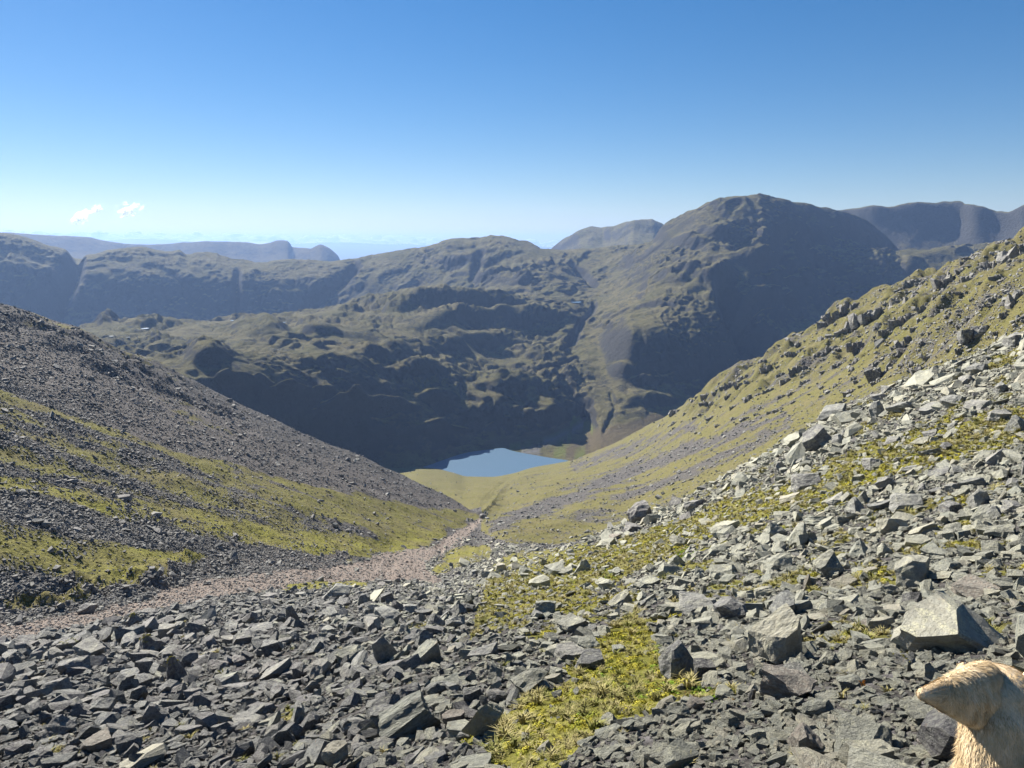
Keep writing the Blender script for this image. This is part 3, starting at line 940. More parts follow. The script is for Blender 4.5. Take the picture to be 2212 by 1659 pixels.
hz['kind'] = 'stuff'

# ------------------------------------------------------------------ ROCK SHAPES
def rock_bm(seed, kind='block', detail=0):
    r = random.Random(seed)
    bm = bmesh.new()
    bmesh.ops.create_cube(bm, size=1.0)
    for v in bm.verts:
        v.co += Vector((r.uniform(-.14, .14), r.uniform(-.14, .14), r.uniform(-.14, .14)))
    cuts = {'block': 8, 'slab': 7, 'wedge': 6, 'pinnacle': 7, 'round': 18, 'layered': 6}[kind]
    for i in range(cuts):
        n = Vector((r.gauss(0, 1), r.gauss(0, 1), r.gauss(0, 1)))
        if kind == 'slab':
            n.z *= 0.35
        n.normalize()
        d = r.uniform(0.36, 0.50) if kind != 'round' else r.uniform(0.44, 0.50)
        bmesh.ops.bisect_plane(bm, geom=bm.verts[:] + bm.edges[:] + bm.faces[:], plane_co=n * d, plane_no=n, clear_outer=True)
        es = [e for e in bm.edges if e.is_boundary]
        if es:
            bmesh.ops.contextual_create(bm, geom=es)
    if kind == 'wedge':
        for v in bm.verts:
            v.co.z *= 0.55 + 0.9 * (v.co.x + 0.5)
    if kind == 'pinnacle':
        for v in bm.verts:
            k = 1 - 0.62 * (v.co.z + 0.5)
            v.co.x *= k
            v.co.y *= k * 0.8
    bmesh.ops.triangulate(bm, faces=bm.faces[:])
    if detail:
        bmesh.ops.subdivide_edges(bm, edges=bm.edges[:], cuts=1, use_grid_fill=True)
        bmesh.ops.triangulate(bm, faces=[f for f in bm.faces if len(f.verts) > 3])
        for k in range(detail):
            longe = [e for e in bm.edges if e.calc_length() > 0.15]
            if longe:
                bmesh.ops.subdivide_edges(bm, edges=longe, cuts=1)
                bmesh.ops.triangulate(bm, faces=[f for f in bm.faces if len(f.verts) > 3])
        bm.normal_update()
        sd = Vector((r.uniform(-50, 50), r.uniform(-50, 50), r.uniform(-50, 50)))
        for v in bm.verts:
            n = mnoise.noise(v.co * 2.2 + sd) * 0.06 + mnoise.noise(v.co * 6 + sd) * 0.035
            if kind == 'layered':
                n += (abs(mnoise.noise(Vector((v.co.x * 1.2, v.co.y * 1.2, v.co.z * 9)) + sd)) - .2) * 0.10
            v.co += v.normal * n
    # unit box
    lo = [min(v.co[i] for v in bm.verts) for i in range(3)]
    hi = [max(v.co[i] for v in bm.verts) for i in range(3)]
    for v in bm.verts:
        for i in range(3):
            v.co[i] = (v.co[i] - (lo[i] + hi[i]) / 2) / (hi[i] - lo[i])
    return bm


def rock_mesh(name, seed, kind, mat, detail=0):
    bm = rock_bm(seed, kind, detail)
    me = bpy.data.meshes.new(name)
    bm.to_mesh(me)
    bm.free()
    me.materials.append(mat)
    return me


from mathutils import noise as mnoise

# ------------------------------------------------------------------ SCATTER
_protos = {}


def protos(key, mat, kinds, n=14):
    if key in _protos:
        return _protos[key]
    c = bpy.data.collections.new('stones_' + key)
    for i in range(n):
        o = bpy.data.objects.new('stone_%02d' % i, rock_mesh('stone', 900 + i * 7, kinds[i % len(kinds)], mat))
        c.objects.link(o)
    _protos[key] = (c, n)
    return _protos[key]


def instancer(name, coll, n, P, R, S, label, cat):
    me = bpy.data.meshes.new(name)
    me.vertices.add(len(P))
    me.vertices.foreach_set('co', P.astype(np.float32).ravel())
    a = me.attributes.new('rot', 'FLOAT_VECTOR', 'POINT')
    a.data.foreach_set('vector', R.astype(np.float32).ravel())
    a = me.attributes.new('siz', 'FLOAT_VECTOR', 'POINT')
    a.data.foreach_set('vector', S.astype(np.float32).ravel())
    a = me.attributes.new('pick', 'INT', 'POINT')
    a.data.foreach_set('value', rng.integers(0, n, len(P)).astype(np.int32))
    o = bpy.data.objects.new(name, me)
    COL.objects.link(o)
    g = bpy.data.node_groups.new(name, 'GeometryNodeTree')
    g.interface.new_socket('Geometry', in_out='INPUT', socket_type='NodeSocketGeometry')
    g.interface.new_socket('Geometry', in_out='OUTPUT', socket_type='NodeSocketGeometry')
    gi = g.nodes.new('NodeGroupInput')
    go = g.nodes.new('NodeGroupOutput')
    ip = g.nodes.new('GeometryNodeInstanceOnPoints')
    ci = g.nodes.new('GeometryNodeCollectionInfo')
    ci.inputs['Collection'].default_value = coll
    ci.inputs['Separate Children'].default_value = True
    ci.inputs['Reset Children'].default_value = True

    def at(nm, ty):
        nd = g.nodes.new('GeometryNodeInputNamedAttribute')
        nd.data_type = ty
        nd.inputs['Name'].default_value = nm
        return nd.outputs['Attribute']
    m2p = g.nodes.new('GeometryNodeMeshToPoints')
    L = g.links.new
    L(gi.outputs[0], m2p.inputs['Mesh'])
    L(m2p.outputs[0], ip.inputs['Points'])
    L(ci.outputs[0], ip.inputs['Instance'])
    ip.inputs['Pick Instance'].default_value = True
    L(at('pick', 'INT'), ip.inputs['Instance Index'])
    e2r = g.nodes.new('FunctionNodeEulerToRotation')
    L(at('rot', 'FLOAT_VECTOR'), e2r.inputs[0])
    L(e2r.outputs[0], ip.inputs['Rotation'])
    L(at('siz', 'FLOAT_VECTOR'), ip.inputs['Scale'])
    L(ip.outputs[0], go.inputs[0])
    md = o.modifiers.new('scatter', 'NODES')
    md.node_group = g
    tag(o, label, cat, kind='stuff')
    return o


def eulers(N, yaw, tx, ty):
    """rotation that stands z along the normals N, spun by yaw and tipped a little; XYZ eulers"""
    up = N / np.linalg.norm(N, axis=1, keepdims=True)
    ref = np.stack([np.cos(yaw), np.sin(yaw), np.zeros_like(yaw)], 1)
    x = ref - up * (ref * up).sum(1, keepdims=True)
    x /= np.linalg.norm(x, axis=1, keepdims=True)
    y = np.cross(up, x)
    M = np.stack([x, y, up], 2)
    cx, sx, cy, sy = np.cos(tx), np.sin(tx), np.cos(ty), np.sin(ty)
    T = np.zeros((len(yaw), 3, 3))
    T[:, 0, 0] = cy
    T[:, 0, 2] = sy
    T[:, 1, 0] = sx * sy
    T[:, 1, 1] = cx
    T[:, 1, 2] = -sx * cy
    T[:, 2, 0] = -cx * sy
    T[:, 2, 1] = sx
    T[:, 2, 2] = cx * cy
    M = M @ T
    e = np.zeros((len(yaw), 3))
    e[:, 1] = np.arcsin(np.clip(-M[:, 2, 0], -1, 1))
    e[:, 0] = np.arctan2(M[:, 2, 1], M[:, 2, 2])
    e[:, 2] = np.arctan2(M[:, 1, 0], M[:, 0, 0])
    return e


# sampling cells of the near surface, weighted by the size they show
nr, nc = S1.X.shape
spx, spy = project(S1.X, S1.Y, S1.Z)


def cellmean(A):
    return 0.25 * (A[:-1, :-1] + A[1:, :-1] + A[:-1, 1:] + A[1:, 1:])


d1x, d1y = spx[1:, 1:] - spx[:-1, :-1], spy[1:, 1:] - spy[:-1, :-1]
d2x, d2y = spx[:-1, 1:] - spx[1:, :-1], spy[:-1, 1:] - spy[1:, :-1]
parea = 0.5 * (d1x * d2y - d1y * d2x)
if np.median(parea[100:300]) < 0:
    parea = -parea
cD, cG, cR = cellmean(S1.D), cellmean(grass), cellmean(red)
cU, cPX, cPY = cellmean(U1), cellmean(PX0), cellmean(PY0)
base_ok = (parea > 0) & (cD > 1.6) & (cPX > -200) & (cPX < 2400) & (cU < 15.6) & (cU > 1.2)
P3 = np.stack([S1.X, S1.Y, S1.Z], -1)


def scatter(dens_px, size_of_D):
    """dens_px: stones per picture cell area; returns positions, normals, D, pic coords, grass, red, u"""
    lam = np.where(base_ok, np.clip(parea, 0, 60) * dens_px, 0)
    cnt = rng.poisson(lam)
    ii, jj = np.nonzero(cnt)
    rep = cnt[ii, jj]
    ii, jj = np.repeat(ii, rep), np.repeat(jj, rep)
    a, b = rng.random(len(ii))[:, None], rng.random(len(ii))[:, None]
    p = (P3[ii, jj] * (1 - a) * (1 - b) + P3[ii + 1, jj] * a * (1 - b) + P3[ii, jj + 1] * (1 - a) * b + P3[ii + 1, jj + 1] * a * b)
    return p, N1[ii, jj], ii, jj


bare = np.clip(1 - cG, 0, 1)
sD = 0.045 * np.sqrt(cD)
spix = sD * F / cD
leftc = cellmean(leftm.astype(float)) > 0.5
rightc = cU > 8.2
frontc = ~leftc & (cU <= 8.2)
rough = np.where(leftc, 0.8, np.where(frontc, 1.0, 0.55))
stone_cover = np.where(frontc, 0.06 + 1.25 * bare ** 1.1, np.where(leftc, 0.04 + 1.1 * bare ** 1.6, 0.05 + 0.9 * bare ** 1.4))
stone_cover = np.where(cR > 0.9, 0.03, stone_cover)
stone_cover = np.where((cU > 13.3) & (cPX < 1230), 0.03, stone_cover)
farL0 = np.where(frontc & (cPX < 1050), 1 - 0.5 * sstep(18, 60, cD), 1.0)
main_p, main_n, mi, mj = scatter(stone_cover * 1.45 / np.maximum(farL0 * spix * np.where(frontc, 0.82, np.where(leftc, 0.42, 0.5)), 2.7) ** 2, None)
fil_ok = np.where(cD < 170, 1, 0)
fil_p, fil_n, fi, fj = scatter(fil_ok * stone_cover * 1.9 / np.maximum(spix * 0.42, 3.0) ** 2, None)
red_p, red_n, ri, rj = scatter((cR > 0.9) * 1.6 / np.maximum(spix * 0.45, 3.2) ** 2, None)


def sizes(D_, k, sig):
    s = 0.045 * np.sqrt(D_) * k * np.exp(rng.normal(0, sig, len(D_)))
    return s


def dims(s, flat=0.5):
    n = len(s)
    return np.stack([s * rng.uniform(0.9, 1.5, n), s * rng.uniform(0.6, 1.1, n), s * flat * rng.uniform(0.5, 1.5, n)], 1)


def emit(name, key, mat, kinds, p, n, s, label, flat=0.5, sink=0.15, tilt=0.38):
    if len(p) == 0:
        return
    d = dims(s, flat)
    m = len(p)
    nn = n * 0.6 + np.array([0, 0, 1.0]) * 0.4
    e = eulers(nn, rng.uniform(0, 2 * math.pi, m), rng.normal(0, tilt, m), rng.normal(0, tilt, m))
    q = p + nn * (d[:, 2:3] * (0.5 - sink))
    c, k = protos(key, mat, kinds)
    instancer(name, c, k, q, e, d, label, 'scree')


# split by where the stones lie
KS = ['block', 'slab', 'wedge', 'slab', 'block', 'round', 'slab']
KP = ['slab', 'block', 'slab', 'wedge', 'slab', 'slab', 'block']


def zone_of(i, j):
    D_, px_, u_ = cD[i, j], cPX[i, j], cU[i, j]
    lf, rt = leftc[i, j], rightc[i, j] & ~leftc[i, j]
    # share of pale stones grows rightward; left side's turn from the light painted dark
    pale = np.clip((px_ - 550 + (cPY[i, j] - 1400) * 0.3) / 700, 0.03, 0.96)
    z = np.where(lf, 2, np.where(rt, 3, np.where(rng.random(len(i)) < pale, 0, 1)))
    return z


mz = zone_of(mi, mj)
farL = np.where(frontc & (cPX < 1050), 1 - 0.5 * sstep(18, 60, cD), 1.0)
ms = sizes(cD[mi, mj], farL[mi, mj] * np.where(frontc[mi, mj], np.where(cPX[mi, mj] > 1000, 0.90, 0.96), np.where(leftc[mi, mj], 0.36, 0.45)), 0.58)
# the largest ones that show become boulders of their own
app = ms * F / cD[mi, mj]
mpx, mpy = project(main_p[:, 0], main_p[:, 1], main_p[:, 2])
inside = (mpx > 10) & (mpx < 2200) & (mpy > 700) & (mpy < 1650) & frontc[mi, mj] & (cD[mi, mj] > 3)
keep = np.ones(len(ms), bool)
big = []

# ------------------------------------------------------------------ BOULDERS ONE COULD POINT TO
vis = (S1.U > 1.2)
flatpx, flatpy = spx[vis], spy[vis]
flatP, flatN, flatU = P3[vis], N1[vis], U1[vis]
flatZC = flatP[:, 1] * CP - flatP[:, 2] * SP


def ground_at(px, py, r=5.0):
    d = np.hypot(flatpx - px, flatpy - py)
    c = np.nonzero(d < r)[0]
    while len(c) == 0:
        r *= 1.6
        c = np.nonzero(d < r)[0]
    zmin = flatZC[c].min()
    c = c[flatZC[c] < zmin * 1.15]
    k = c[np.argmin(d[c])]
    return Vector(flatP[k]), Vector(flatN[k]), float(flatZC[k])


TAKEN = []


def boulder(px, py, w, h, kind, mat, label, yaw=0.0, tx=0.0, ty=0.0, depth=0.85, group=None, seed=None, sink=0.12, cat='boulder', name='boulder'):
    g, n, zc = ground_at(px, py)
    k = zc / F
    W_, H_ = w * k, h * k
    if seed is None:
        seed = int(px * 13 + py * 7)
    me = rock_mesh(name, seed, kind, mat, 3)
    o = bpy.data.objects.new(name, me)
    COL.objects.link(o)
    o.scale = (W_, W_ * depth, H_)
    o.rotation_euler = (tx, ty, yaw)
    o.location = g + Vector((0, 0, H_ * (0.5 - sink))) + Vector((0, W_ * depth * 0.15, 0))
    tag(o, label, cat, group)
    TAKEN.append((px, py - h * 0.35, max(w, h) * 0.5))
    return o


def clump(name, seed, mat, kind):
    r = random.Random(seed)
    vs, fs_ = [], []
    if kind == 'tuft':
        for i in range(26):
            a = r.uniform(0, 6.28)
            lean = r.uniform(0.15, 0.9)
            b = Vector((r.uniform(-.12, .12), r.uniform(-.12, .12), 0))
            d = Vector((math.cos(a) * lean, math.sin(a) * lean, 1)).normalized()
            L = r.uniform(.5, 1)
            s = Vector((-math.sin(a), math.cos(a), 0)) * 0.035
            m_ = b + d * L * .55
            t_ = b + d * L * .8 + Vector((math.cos(a), math.sin(a), -0.1)) * L * .35
            k = len(vs)
            vs += [b - s, b + s, m_ + s * .8, m_ - s * .8, t_]
            fs_ += [(k, k + 1, k + 2), (k, k + 2, k + 3), (k + 3, k + 2, k + 4)]
    else:
        n = 70 if kind == 'moss' else 46
        q = 0.13 if kind == 'moss' else 0.2
        for i in range(n):
            a = r.uniform(0, 6.28)
            z = r.random() ** .7
            rad = math.sqrt(max(0, 1 - z * z))
            d = Vector((rad * math.cos(a), rad * math.sin(a), z * 0.75))
            c = d * r.uniform(.35, .5)
            t = d.orthogonal().normalized()
            t = Matrix.Rotation(r.uniform(0, 6.28), 3, d) @ t
            u = d.cross(t).normalized()
            t = t + d * r.uniform(-.3, .9)
            k = len(vs)
            vs += [c - t * q * .5, c + u * q * .4, c + t * q * .7, c - u * q * .4]
            fs_ += [(k, k + 1, k + 2), (k, k + 2, k + 3)]
    me = bpy.data.meshes.new(name)
    me.from_pydata([tuple(v) for v in vs], [], fs_)
    me.materials.append(mat)
    return me


def moss_cap(o, name='moss_cap'):
    """cushions of moss on the highest part of a boulder"""
    me = o.data
    r = random.Random(int(o.location.x * 100))
    sc = o.scale
    rot = o.rotation_euler.to_matrix()
    cand = []
    for p in me.polygons:
        c = Vector((p.center.x * sc.x, p.center.y * sc.y, p.center.z * sc.z))
        n = rot @ Vector((p.normal.x / sc.x, p.normal.y / sc.y, p.normal.z / sc.z)).normalized()
        w = rot @ c
        cand.append((w.z, n.z, p.center.copy()))
    top = max(c[0] for c in cand)
    hgt = top - min(c[0] for c in cand)
    good = [c[2] for c in cand if c[1] > 0.1 and c[0] > top - hgt * 0.28]
    src = clump('t', 5, M_moss, 'moss')
    vs, fs_ = [], []
    size = 0.17
    for k in range(16):
        if not good:
            break
        c = r.choice(good)
        s_ = size * r.uniform(.5, 1.1)
        k0 = len(vs)
        a = r.uniform(0, 6)
        M = Matrix.Rotation(a, 3, 'Z')
        vs += [tuple(c + (M @ v.co) * s_) for v in src.vertices]
        fs_ += [tuple(i + k0 for i in p.vertices) for p in src.polygons]
    me2 = bpy.data.meshes.new(name)
    me2.from_pydata(vs, [], fs_)
    me2.materials.append(M_moss)
    c = bpy.data.objects.new(name, me2)
    COL.objects.link(c)
    c.parent = o
    return c


def mat_plant(name, cols, rough=0.9):
    m = NT(name)
    oi = m.n('ShaderNodeObjectInfo')
    tc = m.n('ShaderNodeTexCoord')
    n = m.noise(tc.outputs['Object'], 3.0, 3, 0.6)
    f = m.math('ADD', oi.outputs['Random'], m.math('MULTIPLY', m.math('SUBTRACT', n, 0.5), 0.9), True)
    m.color(m.ramp(f, [(i / (len(cols) - 1), c) for i, c in enumerate(cols)]))
    m.rough(rough)
    m.bsdf.inputs['Specular IOR Level'].default_value = 0.1
    return m.m


M_moss = mat_plant('moss', [(0.12, 0.11, 0.018), (0.26, 0.23, 0.03), (0.40, 0.35, 0.045), (0.19, 0.21, 0.03)])
M_grass = mat_plant('dry_grass', [(0.11, 0.11, 0.03), (0.25, 0.22, 0.085), (0.33, 0.28, 0.13), (0.16, 0.17, 0.04)])
M_bil = mat_plant('bilberry_leaves', [(0.06, 0.10, 0.012), (0.13, 0.21, 0.02), (0.2, 0.30, 0.03), (0.10, 0.05, 0.025)])

B = boulder
pi = math.pi
B(2090, 1398, 230, 128, 'pinnacle', M_lichen, 'largest pale lichen-speckled boulder, just above the dog', 0.5, depth=1.1, sink=0.36, seed=23)
b = B(1974, 1262, 84, 66, 'block', M_lichen, 'upright pale block blotched with yellow lichen beside a grass tuft', 0.5)
b = B(1690, 1428, 118, 100, 'wedge', M_pale, 'large grey boulder with a sharp sunlit ridge, up the slope from the brown boulder', 0.4, ty=-0.25, depth=0.7)
B(1703, 1508, 110, 74, 'wedge', M_brown, 'bare brown angular boulder left of the dog', 2.6, ty=0.1)
B(1735, 1632, 74, 70, 'slab', M_brown, 'rusty brown slab on edge at the bottom of the view', 1.2, tx=0.5)
B(1459, 1462, 76, 72, 'round', M_grey, 'dark rounded boulder behind the bright green leaves', 0.3, ty=-0.5)
B(1517, 1470, 46, 46, 'block', M_dark, 'dark square block right of the rounded boulder', 0.2)
b = B(1503, 1326, 80, 38, 'slab', M_grey, 'flat-topped dark block with a lichened edge', 0.1)
B(1579, 1338, 84, 46, 'round', M_dark, 'dark overhanging boulder right of the flat-topped block', 0.3)
B(1696, 1334, 68, 44, 'wedge', M_grey, 'slab leaning left on the stones above the ridge-topped boulder', 0.2, ty=-0.4)
B(2052, 1232, 54, 30, 'pinnacle', M_pale, 'whitest pointed stone at the right edge of the scree', 0.2)
B(2105, 1290, 92, 30, 'slab', M_brown, 'long low tan boulder above the lichen-speckled one', 0.35)
b = B(1963, 1445, 46, 36, 'block', M_grey, 'small square boulder with moss on top, next to the dog', 0.1)
moss_cap(b)
B(1871, 1630, 116, 46, 'slab', M_pale, 'long pale slab pointing down the slope left of the dog', -0.5, tx=0.3)
B(2007, 1622, 54, 34, 'block', M_red, 'pinkish flat stone under the dog\'s chin', 0.2)
B(1996, 1563, 66, 30, 'slab', M_pale, 'pale cream slab just left of the dog\'s neck', 0.15)
B(1791, 1438, 38, 30, 'block', M_pale, 'small clean-cut grey cube right of the ridge-topped boulder', 0.5)
B(1886, 1355, 44, 22, 'wedge', M_brown, 'tan wedge lying on dark stones', 0.0)
B(1791, 1246, 60, 46, 'wedge', M_pale, 'broad pale leaning block high on the scree', 0.3, ty=-0.3)
B(1744, 1270, 20, 38, 'pinnacle', M_brown, 'slim tan stone standing upright in the scree', 0.1)
B(1623, 1512, 12, 30, 'slab', M_dark, 'thin dark splinter standing left of the brown boulder', 0.1, ty=0.1)
B(1499, 1532, 38, 26, 'block', M_brown, 'tan stone lying on the bright green leaves', 0.3)
B(880, 1592, 128, 78, 'layered', M_layer, 'big pale boulder with wavy layered face', 0.35, ty=-0.45, depth=0.6)
B(1047, 1592, 56, 92, 'slab', M_pale, 'long pale slab standing tilted at the edge of the moss', -0.3, ty=0.62, depth=0.7)
B(880, 1520, 58, 44, 'round', M_dark, 'dark rounded boulder in the blue-tinged scree', 0.2)
B(822, 1562, 60, 46, 'block', M_grey, 'blocky grey boulder left of the layered boulder', 0.3)
B(832, 1430, 52, 68, 'pinnacle', M_grey, 'tall leaning slab with a pointed top on the gully side', 0.7, ty=-0.3, depth=0.5)
B(921, 1434, 66, 56, 'wedge', M_pale, 'lichened boulder with a slanting top beside the leaning slab', 0.2, ty=-0.3)
B(912, 1398, 46, 36, 'pinnacle', M_dark, 'dark peak-shaped slab behind the slanting boulder', 0.4)
B(1146, 1495, 74, 52, 'wedge', M_pale, 'pale boulder with a shaded right face at the head of the moss', 0.5, ty=-0.25)
B(1006, 1474, 34, 32, 'block', M_dark, 'small dark cube among pale stones above the moss', 0.4)
B(1239, 1366, 62, 34, 'slab', M_pale, 'flat grey boulder beside a yellow moss cushion', 0.4, ty=-0.2)
B(1338, 1314, 46, 36, 'wedge', M_lichen, 'tilted block with a yellow lichened edge in the mossy band', 0.5, ty=-0.4)
B(1269, 1405, 50, 28, 'round', M_pale, 'smooth whitish boulder in the grass', 0.1)
B(1235, 1428, 70, 30, 'slab', M_grey, 'long low grey boulder under the smooth whitish one', 0.2)
B(1273, 1446, 66, 34, 'block', M_grey, 'flat-topped boulder lowest of the three in the grass', 0.1)
B(753, 1432, 62, 32, 'round', M_pale, 'long rounded pale boulder left of the leaning slab', 0.1)
B(1023, 1520, 50, 44, 'block', M_dark, 'dark upright block with a split left side', 0.2)
B(979, 1568, 50, 36, 'block', M_brown, 'tan flat-topped boulder right of the layered boulder', 0.2)
B(722, 1655, 58, 48, 'round', M_pale, 'pale rounded boulder cut off by the bottom of the view', 0.4)
b = B(318, 1412, 62, 50, 'pinnacle', M_dark, 'broad pointed boulder with ribbed side in the dark block field', 0.5, ty=-0.3)
moss_cap(b)
b = B(147, 1408, 46, 38, 'wedge', M_dark, 'dark boulder with orange moss on its crest', 0.3, ty=0.2)
moss_cap(b)
B(191, 1424, 56, 44, 'wedge', M_grey, 'boulder with a flat slanting face leaning on the moss-crested one', -0.4, ty=0.4)
b = B(318, 1372, 46, 32, 'wedge', M_dark, 'dark wedge boulder at the upper edge of the block field', 0.4, ty=-0.3)
B(359, 1378, 38, 30, 'block', M_grey, 'greenish boulder right of the dark wedge', 0.2)
b = B(290, 1353, 34, 34, 'pinnacle', M_dark, 'small peaked boulder with a yellow moss tip beside the path', 0.1)
moss_cap(b)
B(258, 1386, 38, 22, 'round', M_pale, 'low pale lichened boulder in the dark block field', 0.1)
B(316, 1455, 38, 40, 'block', M_grey, 'square block with a pale flat face', 0.1)
b = B(379, 1470, 46, 64, 'pinnacle', M_dark, 'tallest dark pinnacle in the block field', 0.3)
moss_cap(b)
B(407, 1440, 40, 38, 'block', M_dark, 'dark block behind the tallest pinnacle', 0.5)
B(629, 1350, 32, 50, 'pinnacle', M_dark, 'dark upright slab like a shark fin standing in the scree', 0.3, ty=-0.2, depth=0.4)
B(427, 1358, 32, 18, 'slab', M_dark, 'lone flat slab on fine scree near the path', 0.2)
b = B(190, 1328, 36, 26, 'round', M_dark, 'dark boulder sitting on the reddish path', 0.1)
B(523, 1392, 40, 28, 'block', M_grey, 'blocky boulder midway along the block field', 0.4)
B(157, 1456, 60, 36, 'block', M_grey, 'split block with a pale top and dark front', 0.3)
B(270, 1482, 58, 34, 'slab', M_grey, 'purple-grey slab below the square block', 0.2)
B(22, 1522, 42, 38, 'block', M_dark, 'dark cube at the left edge of the view', 0.3)
B(219, 1546, 48, 38, 'block', M_grey, 'grey cube in the middle of the lower left scree', 0.2)
B(205, 1628, 60, 44, 'wedge', M_brown, 'brown-sided angular block at the lower left', 0.6, ty=0.2)
B(277, 1626, 52, 44, 'round', M_dark, 'dark pitted boulder right of the brown-sided block', 0.2)
B(835, 1304, 32, 26, 'block', M_dark, 'dark cube at the bottom of the gully below the moss patch', 0.3)
B(1382, 1128, 56, 44, 'round', M_dark, 'big dark rounded boulder on the crest of the rubble spur', 0.2, ty=-0.3)
B(1366, 1150, 38, 20, 'slab', M_dark, 'dark slab tucked under the big spur boulder', 0.2)
B(1764, 972, 64, 46, 'slab', M_grey, 'big grey slab leaning left high in the rubble', 0.2, ty=-0.5)
B(2046, 972, 24, 18, 'block', M_dark, 'lone dark cube on the mossy band', 0.2)
B(1996, 838, 70, 26, 'slab', M_pale, 'long pale slab at the top edge of the rubble', 0.4, ty=-0.3)
B(1596, 1038, 34, 20, 'wedge', M_pale, 'pale wedge at the top of the rubble below the big slab', 0.1)
B(1826, 942, 18, 18, 'block', M_grey, 'small cube right of the leaning slab in the rubble', 0.2)
B(449, 1265, 16, 9, 'slab', M_dark, 'small dark slab on the upper edge of the path', 0.1)
B(1042, 1120, 17, 12, 'round', M_dark, 'dark boulder where the path drops out of sight', 0.1)
B(2160, 905, 44, 24, 'slab', M_grey, 'flat boulder at the right edge beside the mossy band', 0.2)
B(1330, 1165, 26, 15, 'wedge', M_brown, 'rust-coloured block on the spur below the dark boulders', 0.2)
N_HAND = len(TAKEN)
HAND = [(o, ) for o in COL.objects if o.get('category') == 'boulder']
REFS = []
for (o,), t in zip(HAND, TAKEN):
    w_ = o['label']
    for cut in (',', ' beside', ' on the', ' in the', ' above', ' left of', ' right of', ' behind', ' under', ' at the', ' up the', ' below', ' next', ' high', ' lying', ' leaning on', ' leaning left', ' standing', ' sitting', ' tucked', ' cut off', ' midway', ' lowest', ' pointing', ' with a shaded', ' where', ' between', ' near', ' just', ' among', ' against', ' against'):
        if cut in w_:
            w_ = w_[:w_.index(cut)]
    REFS.append((t[0], t[1], w_))


def relative(x, y, refs):
    d = [((x - q[0]) ** 2 + ((y - q[1]) * 1.3) ** 2, q) for q in refs]
    d.sort(key=lambda v: v[0])
    q = d[0][1]
    dx, dy = x - q[0], y - q[1]
    far = 'just' if d[0][0] < 70 ** 2 else 'some way'
    if abs(dx) > 2.2 * abs(dy):
        w_ = 'right of' if dx > 0 else 'left of'
    elif abs(dy) > 2.2 * abs(dx):
        w_ = 'below' if dy > 0 else 'above'
    else:
        w_ = ('below' if dy > 0 else 'above') + ' and ' + ('right of' if dx > 0 else 'left of')
    nm_ = q[2].split()
    return '%s %s the %s' % (far, w_, ' '.join(nm_[:1] + nm_[-4:] if len(nm_) > 5 else nm_))


# further boulders: the largest of the scattered stones, one object each
order = np.argsort(-(app * np.where(inside, 1, 0) * rng.uniform(0.8, 1.2, len(app))))
variants = {}
KK = ['block', 'slab', 'wedge', 'round', 'pinnacle']
SHAPE_WORD = {'block': 'blocky', 'slab': 'flat', 'wedge': 'wedge-shaped', 'round': 'rounded', 'pinnacle': 'pointed'}
mats = {'pale': M_pale, 'grey': M_grey, 'dark': M_dark}
nbig = 0
USED = set()
for idx in order:
    if nbig >= 300 - N_HAND:
        break
    x, y = mpx[idx], mpy[idx]
    w = app[idx] * 1.1
    if w > 64:
        keep[idx] = False
        continue
    if w < 9 or not inside[idx]:
        continue
    if any((x - t[0]) ** 2 + (y - t[1]) ** 2 < (t[2] + w * 0.45) ** 2 for t in TAKEN):
        continue
    kind = KK[(nbig * 7 + nbig // 5) % 5]
    if x < 640:
        zn, mk = 'in the dark block field at the lower left', 'dark'  # weaker light on this side put into the stone colour
    elif x < 1050:
        zn, mk = 'on the scree slope between the gully and the moss', 'grey'
    elif y > 1330:
        zn, mk = 'in the pale rubble near the dog', 'pale'
    elif y > 1120:
        zn, mk = 'in the rubble above the mossy band', 'pale'
    else:
        zn, mk = 'in the upper rubble of the spur', 'grey'
    szw = 'big' if w > 38 else ('mid-sized' if w > 24 else 'smallish')
    lab_ = '%s %s %s boulder %s' % (szw, SHAPE_WORD[kind], mk, relative(x, y, REFS))
    if lab_ in USED:
        continue
    USED.add(lab_)
    TAKEN.append((x, y, w * 0.45))
    keep[idx] = False
    key = (kind, mk, nbig % 3)
    if key not in variants:
        variants[key] = rock_mesh('boulder', 4000 + len(variants) * 11, kind, mats[mk], 3)
    o = bpy.data.objects.new('boulder', variants[key])
    COL.objects.link(o)
    s = ms[idx] * 1.1
    dz = {'slab': 0.42, 'pinnacle': 0.95, 'round': 0.7, 'block': 0.7, 'wedge': 0.6}[kind]
    o.scale = (s * 1.2, s * random.uniform(.7, 1.0), s * dz)
    n = Vector(main_n[idx]) * 0.5 + Vector((0, 0, 0.5))
    q = n.to_track_quat('Z', 'Y').to_matrix() @ Matrix.Rotation(random.uniform(0, 6.28), 3, 'Z') @ Matrix.Rotation(random.gauss(0, .25), 3, 'X')
    o.rotation_euler = q.to_euler()
    o.location = Vector(main_p[idx]) + Vector((0, 0, s * dz * 0.36))
    tag(o, lab_, 'boulder', 'boulders ' + zn)
    nbig += 1

